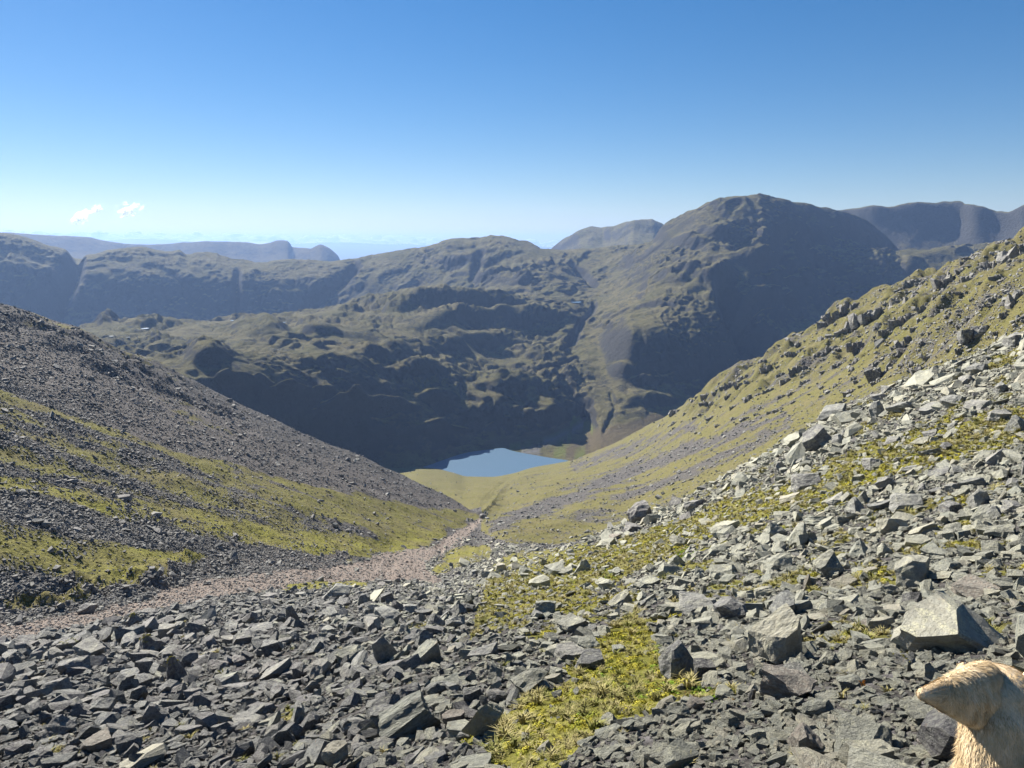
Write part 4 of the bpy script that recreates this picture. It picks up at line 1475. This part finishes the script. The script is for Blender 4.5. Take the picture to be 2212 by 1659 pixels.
# loose stones
blk = np.ones(len(ms), bool)
for t in TAKEN[:N_HAND]:
    pass
for z, nm, key, mt, kinds, lab in ((0, 'pale_scree', 'pale', M_pale, KP, 'pale angular scree covering the slope on the right'),
                                   (1, 'dark_scree', 'dark', M_dark, KS, 'dark angular scree of the block field on the left'),  # dark material also holds the shading of stones facing off the light
                                   (2, 'left_fell_scree', 'purple', M_dark, KS, 'dark stones strewn over the left fell'),
                                   (3, 'right_fell_scree', 'grey', M_grey, KS, 'grey stones in streaks on the right fell')):
    k = keep & (mz == z)
    if z == 1:
        # half of the left-hand scree is a lighter grey
        half = rng.random(len(k)) < 0.5
        emit('grey_scree', 'grey', M_grey, KS, main_p[k & half], main_n[k & half], ms[k & half], 'grey angular scree mixed in the block field')
        k = k & ~half
    emit(nm, key, mt, kinds, main_p[k], main_n[k], ms[k], lab, flat=0.42 if z == 0 else 0.55)
fz = zone_of(fi, fj)
fs = sizes(cD[fi, fj], 0.40, 0.4)
for z, nm, key, mt, lab in ((0, 'pale_chippings', 'pale', M_pale, 'pale stone chippings between the larger rocks'), (1, 'dark_chippings', 'grey', M_grey, 'dark stone chippings between the larger rocks'),
                            (2, 'left_fell_chippings', 'purple', M_dark, 'small stones on the left fell'), (3, 'right_fell_chippings', 'grey', M_grey, 'small stones on the right fell')):
    k = fz == z
    emit(nm, key, mt, KS, fil_p[k], fil_n[k], fs[k], lab, flat=0.5)
rs = np.maximum(sizes(cD[ri, rj], 0.42, 0.35), 0.05)
emit('path_gravel', 'red', M_red, KS, red_p, red_n, rs, 'reddish gravel covering the worn path', flat=0.45)


# ------------------------------------------------------------------ CRAGS ON THE FELLS
def crag_mesh(seed):
    r = random.Random(seed)
    bm = bmesh.new()
    nb = r.randint(5, 9)
    for i in range(nb):
        b = rock_bm(seed * 31 + i, r.choice(['block', 'block', 'slab', 'wedge']), 1)
        x = (i / (nb - 1) - 0.5) * 0.9
        M = (Matrix.Translation((x + r.uniform(-.08, .08), r.uniform(-.22, .22), r.uniform(-.12, .1) - abs(x) * 0.3))
             @ Matrix.Rotation(r.uniform(-.35, .35), 4, 'Z') @ Matrix.Rotation(r.uniform(-.25, .1), 4, 'X')
             @ Matrix.Diagonal((r.uniform(.22, .42), r.uniform(.4, .7), r.uniform(.5, 1.0), 1)))
        b.transform(M)
        t = bpy.data.meshes.new('t')
        b.to_mesh(t)
        b.free()
        bm.from_mesh(t)
        bpy.data.meshes.remove(t)
    me = bpy.data.meshes.new('rock_outcrop')
    bm.to_mesh(me)
    bm.free()
    me.materials.append(M_crag)
    return me


crag_protos = [crag_mesh(70 + i) for i in range(9)]


def cr(x, y):        # picked on an enlargement of the right fell
    return x * 0.2432 + 1674, y * 0.2432 + 540


def crag_at(px, py, w, h, label, group=None, i=0, yaw=-0.35):
    g, n, zc = ground_at(px, py, 4)
    k = zc / F
    o = bpy.data.objects.new('rock_outcrop', crag_protos[i % len(crag_protos)])
    COL.objects.link(o)
    o.scale = (w * k * 1.0, w * k * 0.8, h * k * 1.1)
    o.rotation_euler = (0, random.uniform(-.4, -.1), yaw + random.uniform(-.3, .3))
    o.location = g + Vector((0, 0, h * k * 0.08))
    tag(o, label, 'rock outcrop', group)
    TAKEN.append((px, py, w * 0.4))
    return o


named = [((480, 690), 30, 40, 'tall ribbed crag at the steepest step of the right skyline'), ((570, 600), 30, 30, 'crag right of the ribbed one on the right skyline'), ((640, 520), 18, 22, 'pale knob of rock topping the right skyline'),
         ((730, 640), 34, 28, 'dark blocky crag below the pale knob'), ((860, 590), 32, 24, 'crag with a lit top in the middle of the upper cliff'), ((1090, 540), 20, 36, 'pale columnar crag in the upper cliff'),
         ((1230, 470), 36, 30, 'dark bulging crag right of the columnar one'), ((1380, 300), 16, 24, 'narrow pale pillar near the skyline'), ((1540, 270), 36, 26, 'dark rounded crag under the skyline at the right'),
         ((1110, 660), 26, 30, 'leaning dark crag below the columnar one'), ((750, 850), 34, 22, 'dark block crag in the middle of the grassy slope'), ((1170, 830), 30, 22, 'square crag above the long grass slope'),
         ((1480, 740), 30, 22, 'grey square-cut crag on the right of the slope'), ((1800, 740), 44, 30, 'large dark tilted crag above the rubble'), ((2150, 80), 44, 40, 'largest dark cliff at the right edge of the skyline'),
         ((2150, 470), 36, 40, 'dark overhanging cliff at the right edge'), ((970, 1100), 38, 30, 'grey crag lowest on the grassy slope'), ((1290, 1070), 22, 18, 'round dark crag beside the lowest grey one'),
         ((670, 1280), 20, 18, 'dark boulder-like crag low on the slope'), ((600, 1360), 16, 14, 'flat dark crag at the foot of the slope'), ((170, 780), 22, 14, 'low dark crag where the skyline dips'),
         ((1760, 380), 24, 16, 'small dark crag in the upper right grass'), ((2080, 840), 24, 24, 'upright crag just above the rubble at the right')]
for i, (c, w, h, lab) in enumerate(named):
    crag_at(*cr(*c), w * 1.35, h * 1.25, lab, None, i)
for i, (px, py, w, h) in enumerate([(1526, 858, 24, 20), (1575, 858, 16, 14), (1612, 815, 20, 12), (1480, 895, 10, 8), (1500, 905, 10, 10), (1586, 905, 12, 10)]):
    crag_at(px, py, w, h, ['dark crag at the tip of the spur, against the shaded valley', 'small crag right of the spur tip', 'low crag on the spur skyline', 'lowest little crag above the tarn end of the spur',
                           'pair-mate crag just below the spur skyline', 'dark stub of rock in the grass under the spur'][i], None, i)
CREF = [(cr(*c)[0], cr(*c)[1], l.split(' in the')[0].split(' at the')[0].split(' right of')[0].split(' below')[0].split(' near')[0].split(' above')[0].split(' on the')[0].split(' under')[0].split(' beside')[0].split(' where')[0].split(' just')[0].split(' topping')[0]) for c, w, h, l in named if 'crag right' not in l and l.split()[0] != 'upright']
CREF += [(1526, 858, 'spur tip'), (1660, 775, 'dip of the skyline'), (1440, 915, 'foot of the spur')]
rc = random.Random(5)
cnt = 0
tries = 0
while cnt < 190 and tries < 14000:
    tries += 1
    px = rc.uniform(1450, 2230)
    lo = np.interp(px, [1450, 1516, 1656, 1791, 1956, 2056, 2212], [890, 853, 768, 673, 613, 570, 500])
    f_ = rc.random() ** 1.4
    py = lo + 6 + f_ * np.interp(px, [1450, 1650, 1900, 2212], [30, 140, 190, 200])
    w = rc.uniform(8, 27) * (1.1 - 0.5 * f_)
    if any((px - t[0]) ** 2 + (py - t[1]) ** 2 < (t[2] + w * 0.35) ** 2 for t in TAKEN[-230:]):
        continue
    hi = ('broad' if w > 20 else 'middling' if w > 12 else 'small') + (' dark crag ' if f_ < 0.4 else ' low crag ') + relative(px, py, CREF)
    if hi in USED:
        continue
    USED.add(hi)
    crag_at(px, py, w * 1.15, w * rc.uniform(.6, 1.0), hi, 'outcrops on the upper right fell' if f_ < 0.4 else 'outcrops on the lower right fell', rc.randint(0, 8))
    cnt += 1
cnt = 0
tries = 0
while cnt < 46 and tries < 900:
    tries += 1
    px = rc.uniform(10, 520)
    lo = crestL(px)
    py = lo + 5 + rc.uniform(0, 50) * rc.random()
    w = rc.uniform(6, 14)
    lf_ = ('small' if w < 9 else 'broad') + ' dark crag ' + ('on the skyline' if py < lo + 16 else 'under the skyline') + ' of the left fell, ' + ('at the picture edge' if px < 70 else 'near the picture edge' if px < 130 else 'a fifth along' if px < 195 else 'a third along' if px < 260 else 'nearly half way' if px < 325 else 'half way down' if px < 390 else 'beyond half way' if px < 455 else 'towards its lower end')
    if lf_ in USED:
        continue
    USED.add(lf_)
    crag_at(px, py, w * 1.2, w * 0.8, lf_, 'outcrops on the left fell', rc.randint(0, 8), yaw=0.6)
    cnt += 1


# ------------------------------------------------------------------ PLANTS
def plants(name, kind, mat, n, where, dens, size, label, cat):
    c = bpy.data.collections.new(name)
    for i in range(n):
        c.objects.link(bpy.data.objects.new('%s_%02d' % (name, i), clump(name, 60 + i, mat, kind)))
    p, nn, i, j = scatter(where * dens, None)
    s = size(cD[i, j]) * np.exp(rng.normal(0, .3, len(i)))
    e = eulers(nn * .5 + np.array([0, 0, .5]), rng.uniform(0, 6.28, len(i)), rng.normal(0, .12, len(i)), rng.normal(0, .12, len(i)))
    instancer(name, c, n, p - np.array([0, 0, 0.01]), e, np.stack([s, s, s * .9], 1), label, cat)


cYel = cellmean(yellow)
near = (cD < 75)
gz = np.clip((cG - 0.45) * 2, 0, 1)
pz = perlin(cellmean(S1.X) / 0.6, cellmean(S1.Y) / 0.6, 400) + perlin(cellmean(S1.X) / 3, cellmean(S1.Y) / 3, 401)
szm = lambda D_: 0.035 * D_ ** 0.55
plants('moss', 'moss', M_moss, 6, near & frontc, gz * (0.35 + sstep(-.1, .5, pz)) * cYel * 3.2 / (szm(cD) * 0.75 * F / cD) ** 2, szm, 'yellow moss cushions carpeting the slope between the stones', 'moss')
szg = lambda D_: 0.05 * D_ ** 0.42
plants('grass', 'tuft', M_grass, 6, near & frontc, (gz * (0.25 + sstep(.3, -.4, pz)) * 2.2 + 0.02) / (szg(cD) * 0.6 * F / cD) ** 2, szg, 'pale dry grass tufts between the stones', 'grass')
bilz = np.maximum(stroke(cPX, cPY, [(1440, 1490, 14), (1520, 1500, 22), (1600, 1506, 8)]), stroke(cPX, cPY, [(1290, 1450, 12), (1350, 1500, 30), (1420, 1470, 30)]) * .7)
for q_ in ((1250, 1560, 18), (1000, 1395, 10), (1855, 1290, 14), (1320, 1240, 14), (1935, 1330, 9), (1420, 1400, 10), (640, 1530, 10), (1480, 1200, 14), (1180, 1620, 14)):
    bilz = np.maximum(bilz, .8 * np.exp(-(((cPX - q_[0]) / q_[2]) ** 2 + ((cPY - q_[1]) / (q_[2] * .7)) ** 2)))
plants('bilberry', 'leaf', M_bil, 6, near & frontc, bilz * 2.2 / (0.07 * F / cD) ** 2, lambda D_: 0.05 * D_ ** .3, 'bright green bilberry shoots growing in the moss', 'plants')
# hummocky turf on the far side of the gully
tz = (leftc | (rightc & (cD < 300))) & (cD < 330)
plants('turf', 'moss', mat_plant('turf_tufts', [(0.05, 0.06, 0.015), (0.13, 0.13, 0.03), (0.22, 0.20, 0.06), (0.10, 0.10, 0.03)]), 6, tz, np.clip(cG - 0.45, 0, 1) * 0.55 / np.maximum(0.35 * F / cD, 4.5) ** 2,
       lambda D_: 0.28 + 0.0012 * D_, 'hummocks of mossy turf on the slopes beyond the path', 'grass')


# ------------------------------------------------------------------ DOG
def DP(px, py, D_):
    return Vector(unproject(px, py, D_))


fur_m = NT('dog_fur')
tone = fur_m.attr('tone')
fur_m.color(fur_m.ramp(tone, [(0.0, (0.33, 0.22, 0.11)), (0.35, (0.52, 0.38, 0.21)), (0.7, (0.66, 0.51, 0.31)), (1.0, (0.76, 0.64, 0.45))]))
fur_m.rough(0.75)
skin_m = NT('dog_coat')
nz = skin_m.noise(skin_m.n('ShaderNodeTexCoord').outputs['Object'], 14, 5, .6)
skin_m.color(skin_m.ramp(nz, [(0.3, (0.50, 0.38, 0.24)), (0.7, (0.64, 0.52, 0.36))]))
skin_m.rough(0.85)
dark_m = NT('dog_nose')
dark_m.color((0.02, 0.015, 0.012))
dark_m.rough(0.35)


def solid(name, balls, caps, vox, smooth, mat, parent):
    """one continuous skin over tapered limbs"""
    bm = bmesh.new()
    for c, r in balls:
        rr = r if hasattr(r, '__len__') else (r, r, r)
        bmesh.ops.create_icosphere(bm, subdivisions=3, radius=1.0, matrix=Matrix.Translation(c) @ Matrix.Diagonal((*rr, 1)))
    for a, b, ra, rb in caps:
        n = max(3, int((b - a).length / (min(ra, rb) * 0.18)))
        for i in range(n + 1):
            t = i / n
            bmesh.ops.create_icosphere(bm, subdivisions=2, radius=ra + (rb - ra) * t, matrix=Matrix.Translation(a.lerp(b, t)))
    me = bpy.data.meshes.new(name + '_tmp')
    bm.to_mesh(me)
    bm.free()
    o = bpy.data.objects.new(name + '_tmp', me)
    COL.objects.link(o)
    md = o.modifiers.new('r', 'REMESH')
    md.mode = 'VOXEL'
    md.voxel_size = vox
    md = o.modifiers.new('s', 'SMOOTH')
    md.iterations = smooth
    md.factor = 0.6
    dg = bpy.context.evaluated_depsgraph_get()
    dg.update()
    me2 = bpy.data.meshes.new_from_object(o.evaluated_get(dg))
    me2.name = name
    bpy.data.objects.remove(o)
    me2.materials.clear()
    me2.materials.append(mat)
    me2.polygons.foreach_set('use_smooth', np.ones(len(me2.polygons), bool))
    q = bpy.data.objects.new(name, me2)
    COL.objects.link(q)
    q.parent = parent
    return q


dog = bpy.data.objects.new('dog', None)
COL.objects.link(dog)
tag(dog, 'golden furred dog sitting with its back to the viewer, ear blown sideways', 'dog')
Hc = DP(2166, 1500, 2.11)
fwd = Vector((0.10, 0.99, 0)).normalized()
side = Vector((0.99, -0.10, 0)).normalized()
gz_ = lambda x, y: -1.5 + 0.27 * x - 0.435 * y
neck0 = DP(2160, 1566, 2.08)
neck1 = DP(2168, 1668, 2.05)
chest = neck1 + Vector((0.03, 0.02, -0.12))
rump = Vector((chest.x + 0.06, chest.y - 0.36, 0))
rump.z = gz_(rump.x, rump.y) + 0.15
balls = [(Hc, (0.098, 0.10, 0.092)), (Hc + fwd * 0.08 + Vector((0, 0, -.02)), (0.075, 0.08, 0.07))]
caps = [(Hc + fwd * 0.10 + Vector((0, 0, -.035)), Hc + fwd * 0.21 + Vector((0, 0, -.055)), 0.052, 0.038),
        (Hc + Vector((0, -.01, -.03)), neck0, 0.098, 0.116), (neck0, neck1, 0.116, 0.132), (neck1, chest, 0.132, 0.155), (chest, rump, 0.15, 0.16)]
for s_ in (-1, 1):
    sh = chest + side * 0.09 * s_ + fwd * 0.04
    el = sh + Vector((0, -0.03, -0.14))
    wr = Vector((el.x + .0, el.y + 0.06, 0))
    wr.z = gz_(wr.x, wr.y) + 0.09
    pw = wr + fwd * 0.05
    pw.z = gz_(pw.x, pw.y) + 0.03
    caps += [(sh, el, .065, .045), (el, wr, .04, .027), (wr, pw, .03, .034)]
    hip = rump + side * 0.12 * s_
    kn = hip + fwd * 0.20 + side * 0.03 * s_
    kn.z = gz_(kn.x, kn.y) + 0.13
    hk = hip + fwd * 0.0 + side * .03 * s_
    hk.z = gz_(hk.x, hk.y) + 0.05
    tp = hk + fwd * 0.20
    tp.z = gz_(tp.x, tp.y) + 0.03
    caps += [(hip, kn, .10, .06), (kn, hk, .05, .035), (hk, tp, .033, .036)]
tl0 = rump + fwd * -0.13
tl1 = tl0 + fwd * -0.22 + side * .1
tl1.z = gz_(tl1.x, tl1.y) + .04
caps.append((tl0, tl1, .035, .025))
dbody = solid('body', balls, caps, 0.011, 6, skin_m.m, dog)
# ears
tipL = DP(1994, 1500, 1.95)
bA, bB, bC = DP(2128, 1462, 2.10), DP(2112, 1545, 2.07), DP(2150, 1502, 2.12)
earL = solid('ear', [], [(tipL, bA, .019, .050), (tipL, bB, .019, .046), (tipL, bC, .021, .070), (tipL, DP(2115, 1525, 2.08), .020, .052), (tipL, DP(2115, 1478, 2.09), .020, .056)], 0.005, 22, skin_m.m, dog)
mir = lambda v: Hc + (v - Hc) - side * 2 * (v - Hc).dot(side)
tR = mir(tipL) + Vector((0, 0, -.07)) - side * .05
earR = solid('ear', [], [(tR, mir(bA), .0115, .030), (tR, mir(bB), .0115, .026), (tR, mir(bC), .012, .045)], 0.005, 14, skin_m.m, dog)
solid('nose', [(Hc + fwd * 0.245 + Vector((0, 0, -.045)), (.02, .016, .015))], [], 0.004, 2, dark_m.m, dog)
for s_ in (-1, 1):
    solid('eye', [(Hc + fwd * 0.145 + side * 0.04 * s_ + Vector((0, 0, .012)), .011)], [], 0.003, 1, dark_m.m, dog)


def fur(target, count, length, width, flow, root, seed, lift=0.35, tonebias=0.0):
    r = np.random.default_rng(seed)
    me = target.data
    me.calc_loop_triangles()
    nt = len(me.loop_triangles)
    tri = np.zeros(nt * 3, np.int32)
    me.loop_triangles.foreach_get('vertices', tri)
    tri = tri.reshape(-1, 3)
    co = np.zeros(len(me.vertices) * 3, np.float32)
    me.vertices.foreach_get('co', co)
    co = co.reshape(-1, 3).astype(float)
    A, Bv, Cv = co[tri[:, 0]], co[tri[:, 1]], co[tri[:, 2]]
    nrm = np.cross(Bv - A, Cv - A)
    ar = np.linalg.norm(nrm, axis=1)
    nrm = nrm / (ar[:, None] + 1e-12)
    k = r.choice(nt, count, p=ar / ar.sum())
    a, b = r.random(count), r.random(count)
    fl = a + b > 1
    a, b = np.where(fl, 1 - a, a), np.where(fl, 1 - b, b)
    p = A[k] + (Bv[k] - A[k]) * a[:, None] + (Cv[k] - A[k]) * b[:, None]
    n = nrm[k]
    f = flow(p)
    f = f - n * (f * n).sum(1, keepdims=True)
    f /= np.linalg.norm(f, axis=1, keepdims=True) + 1e-9
    f = f + r.normal(0, .22, f.shape)
    # locks
    L = length(p) * r.uniform(.6, 1.25, count)
    d = f + n * lift * r.uniform(.5, 1.4, count)[:, None]
    d /= np.linalg.norm(d, axis=1, keepdims=True)
    sdv = np.cross(d, n)
    sdv /= np.linalg.norm(sdv, axis=1, keepdims=True) + 1e-9
    w = width * r.uniform(.7, 1.3, count)[:, None]
    mid_ = p + d * L[:, None] * .55
    tip = p + (d * .8 + f * .25 - n * .05) * L[:, None]
    V = np.stack([p - sdv * w, p + sdv * w, mid_ + sdv * w * .8, mid_ - sdv * w * .8, tip], 1).reshape(-1, 3)
    base = np.arange(count)[:, None] * 5
    T = np.concatenate([base + [0, 1, 2], base + [0, 2, 3], base + [3, 2, 4]], 1).reshape(-1, 3)
    clumpn = perlin(p[:, 0] * 30 + p[:, 1] * 20, p[:, 2] * 9, 5) + .8 * perlin(p[:, 0] * 9, p[:, 2] * 8 + p[:, 1] * 5, 6)
    tn = np.clip(.56 + .42 * clumpn + r.normal(0, .12, count) + tonebias, 0, 1)
    o = mesh_obj('fur', V, T, fur_m.m, dict(tone=np.repeat(tn, 5)), True, root)
    o['kind'] = 'stuff'
    return o


hv_, nv_ = np.array(Hc), np.array(neck1)


def flow_body(p):
    # hair runs back from the nose over the skull, then down the neck and along the back
    back = -np.array(fwd)
    w = np.clip((hv_[2] + 0.03 - p[:, 2]) / 0.12, 0, 1)[:, None]
    out = p - hv_
    out[:, 2] = 0
    return back * (1 - w) * 1.0 + np.array([0, -.25, -1.0]) * (0.15 + w) + out * 1.5


def len_body(p):
    w = np.clip((hv_[2] - p[:, 2]) / 0.2, 0, 1)
    return 0.011 + 0.022 * w


fur(dbody, 85000, len_body, 0.0008, flow_body, dbody, 1, 0.24)
fur(earL, 30000, lambda p: .006 + .010 * np.clip((p[:, 0] - tipL.x - .04) / .1, 0, 1), 0.0010, lambda p: np.array(tipL - bC) * np.clip(1.0 - (p[:, :1] - tipL.x) / .12, 0.0, 1) + np.array([.02, -.05, -.12]) * np.clip((p[:, :1] - tipL.x - .03) / .1, 0, 1), earL, 2, .18, -.02)
fur(earR, 3000, lambda p: np.full(len(p), .010), 0.0011, lambda p: np.tile(np.array(tR - mir(bC)), (len(p), 1)), earR, 3, .25, -.08)

# ------------------------------------------------------------------ BUTTERFLY
g, n, zc = ground_at(1859, 1497)
bf = bpy.data.objects.new('butterfly', None)
COL.objects.link(bf)
bf.location = g + Vector((0, 0, 0.07))
bf.rotation_euler = (0.75, 0.1, 0.3)
tag(bf, 'small orange butterfly with black spots resting on grey stones', 'butterfly')
mo = NT('butterfly_wing')
mv = mo.voro(mo.n('ShaderNodeTexCoord').outputs['Object'], 90)
mo.color(mo.ramp(mv, [(0.2, (0.02, 0.012, 0.008)), (0.32, (0.62, 0.20, 0.02))]))
mo.rough(0.6)
for s_ in (-1, 1):
    for (nm, pts) in (('forewing', [(0.002, .002), (.008, .018), (.024, .024), (.028, .016), (.020, .004), (.010, -.001)]), ('hindwing', [(0.002, 0), (.012, -.001), (.020, -.004), (.018, -.014), (.009, -.018), (.003, -.009)])):
        bm = bmesh.new()
        up = [bm.verts.new((x * s_, y, .003 + abs(x) * .35)) for x, y in pts]
        dn = [bm.verts.new((x * s_, y, .0024 + abs(x) * .35)) for x, y in pts]
        bm.faces.new(up)
        bm.faces.new(dn[::-1])
        for i in range(len(pts)):
            j = (i + 1) % len(pts)
            bm.faces.new((up[i], dn[i], dn[j], up[j]))
        bmesh.ops.recalc_face_normals(bm, faces=bm.faces[:])
        me = bpy.data.meshes.new(nm)
        bm.to_mesh(me)
        bm.free()
        me.materials.append(mo.m)
        o = bpy.data.objects.new(nm, me)
        COL.objects.link(o)
        o.parent = bf
bm = bmesh.new()
for i in range(6):
    bmesh.ops.create_icosphere(bm, subdivisions=1, radius=.0022 - abs(i - 3) * .0003, matrix=Matrix.Translation((0, -.012 + i * .0045, .003)) @ Matrix.Diagonal((1, 1.5, 1, 1)))
me = bpy.data.meshes.new('body')
bm.to_mesh(me)
bm.free()
me.materials.append(dark_m.m)
o = bpy.data.objects.new('body', me)
COL.objects.link(o)
o.parent = bf

# ------------------------------------------------------------------ UPLAND POOLS
for (px, py, w, lab) in ((505, 694, 13, 'small bright pool highest on the middle fell plateau'), (310, 710, 20, 'long silver pool on the left of the plateau'), (357, 706, 14, 'narrow pool right of the long silver one'), (240, 728, 7, 'leftmost tiny pool on the plateau'),
                         (277, 730, 5, 'tiny pool between the leftmost and the long one'), (615, 698, 9, 'pool on the brow in the middle of the plateau'), (629, 679, 6, 'tiny pool near the skyline of the plateau'), (1243, 653, 28, 'blue sliver of a mountain tarn near the saddle')):
    px2, py2 = project(S2.X, S2.Y, S2.Z)
    d = np.hypot(px2 - px, (py2 - py) * 2)
    d = np.where((U2 > 3) & (U2 < 8), d, 1e9)
    k = np.argmin(d + S2.D * 0.002)
    c = S2.co()[k]
    sc_ = c[1] / F
    bm = bmesh.new()
    r = random.Random(int(px))
    vs = []
    for i in range(22):
        a = i / 22 * 2 * pi
        rr = 1 + .35 * math.sin(a * 2 + px) + r.uniform(-.15, .15)
        vs.append(bm.verts.new((c[0] + math.cos(a) * rr * w * sc_ * .5, c[1] + math.sin(a) * rr * w * sc_ * .75, c[2] + 1.2)))
    bm.faces.new(vs)
    me = bpy.data.meshes.new('pool')
    bm.to_mesh(me)
    bm.free()
    me.materials.append(mw.m)
    o = bpy.data.objects.new('pool', me)
    COL.objects.link(o)
    struct(o, lab)

# ------------------------------------------------------------------ CLOUDS (beyond the haze)
mc = NT('cloud_white')
mc.color((1, 1, 1))
mc.rough(1.0)
mc.bsdf.inputs['Specular IOR Level'].default_value = 0
mc.bsdf.inputs['Subsurface Weight'].default_value = 0.0
bm = bmesh.new()
r = random.Random(3)
CD = 32000.0
mcd = mc.n('ShaderNodeBsdfDiffuse')
mcd.inputs[0].default_value = (1, 1, 1, 1)
mct = mc.n('ShaderNodeBsdfTranslucent')
mct.inputs[0].default_value = (1, 1, 1, 1)
mcm = mc.n('ShaderNodeMixShader')
mcm.inputs[0].default_value = 0.6
mc.l(mcd.outputs[0], mcm.inputs[1])
mc.l(mct.outputs[0], mcm.inputs[2])
mc.l(mcm.outputs[0], mc.out.inputs[0])
for i in range(450):
    px = r.uniform(-300, 1400)
    top = np.interp(px, [-300, 0, 600, 1000, 1250, 1400], [494, 499, 509, 515, 521, 528])
    bump_ = mnoise.noise(Vector((px / 60, 3.3, 0))) * 6 + mnoise.noise(Vector((px / 17, 7.3, 0))) * 4
    py = top + 1 - bump_ * .5 + r.uniform(0, 14)
    rr = r.uniform(60, 130)
    c = DP(px, py, CD + r.uniform(-1500, 1500))
    bmesh.ops.create_icosphere(bm, subdivisions=2, radius=1, matrix=Matrix.Translation(c) @ Matrix.Diagonal((rr * r.uniform(1.2, 3.2), rr * 1.5, rr * r.uniform(.6, 1), 1)))
me = bpy.data.meshes.new('cloud_bank')
bm.to_mesh(me)
bm.free()
for v in me.vertices:
    n = mnoise.noise(v.co / 220.0) * 60
    v.co.z += n
me.polygons.foreach_set('use_smooth', np.ones(len(me.polygons), bool))
me.materials.append(mc.m)
o = bpy.data.objects.new('cloud_bank', me)
COL.objects.link(o)
tag(o, 'low bank of white cloud along the far horizon', 'clouds', kind='stuff')


def wisp(px, py, w, h, rot, seed, label):
    """a torn shred of cloud: a flock of small soft puffs, thin at the edges"""
    r = random.Random(seed)
    bm = bmesh.new()
    k = 30000 / F
    for i in range(90):
        u = r.gauss(0, .42)
        v = r.gauss(0, .36)
        if mnoise.noise(Vector((u * 2.4, v * 2.4, seed))) < -0.02:
            continue
        x = (u * math.cos(rot) - v * math.sin(rot) * h / w) * w
        y = (u * math.sin(rot) + v * math.cos(rot) * h / w) * w
        s_ = r.uniform(.12, .32) * w * (1.1 - min(1, abs(u) + abs(v)))
        if s_ <= 0:
            continue
        M = Matrix.Translation((x * k, r.uniform(-.3, .3) * w * k, y * k)) @ Matrix.Rotation(-rot + r.uniform(-.6, .6), 4, 'Y') @ Matrix.Diagonal((s_ * k * r.uniform(1, 2.2), s_ * k, s_ * k * .6, 1))
        bmesh.ops.create_icosphere(bm, subdivisions=2, radius=1, matrix=M)
    me = bpy.data.meshes.new('cloud')
    bm.to_mesh(me)
    bm.free()
    me.polygons.foreach_set('use_smooth', np.ones(len(me.polygons), bool))
    me.materials.append(MW)
    o = bpy.data.objects.new('cloud', me)
    COL.objects.link(o)
    o.location = DP(px, py, 30000)
    tag(o, label, 'cloud')


wm = NT('cloud_thin')
wt = wm.t
geo = wm.n('ShaderNodeNewGeometry')
lw = wm.n('ShaderNodeLayerWeight')
lw.inputs['Blend'].default_value = 0.5
nn_ = wm.noise(geo.outputs['Position'], 0.006, 5, 0.65)
al_ = wm.math('MULTIPLY', wm.math('POWER', wm.math('SUBTRACT', 1.0, lw.outputs['Facing']), 1.3), wm.ramp(nn_, [(0.38, 0.0), (0.72, 0.6)]))
dif = wm.n('ShaderNodeBsdfDiffuse')
dif.inputs[0].default_value = (1, 1, 1, 1)
trl = wm.n('ShaderNodeBsdfTranslucent')
trl.inputs[0].default_value = (1, 1, 1, 1)
ad = wm.n('ShaderNodeMixShader')
ad.inputs[0].default_value = 0.7
wm.l(dif.outputs[0], ad.inputs[1])
wm.l(trl.outputs[0], ad.inputs[2])
tp = wm.n('ShaderNodeBsdfTransparent')
mx = wm.n('ShaderNodeMixShader')
wm.l(wm.math('MULTIPLY', al_, 1.0, True), mx.inputs[0])
wm.l(tp.outputs[0], mx.inputs[1])
wm.l(ad.outputs[0], mx.inputs[2])
wm.l(mx.outputs[0], wm.out.inputs[0])
MW = wm.m
SC.cycles.transparent_max_bounces = 32
wisp(174, 468, 38, 17, .45, 2, 'leftmost faint wisp of cloud above the far ridge')
wisp(208, 452, 20, 12, .5, 5, 'tiny wisp just right of the leftmost cloud')
wisp(278, 453, 42, 22, .25, 9, 'brighter torn wisp, rightmost of the three small clouds')
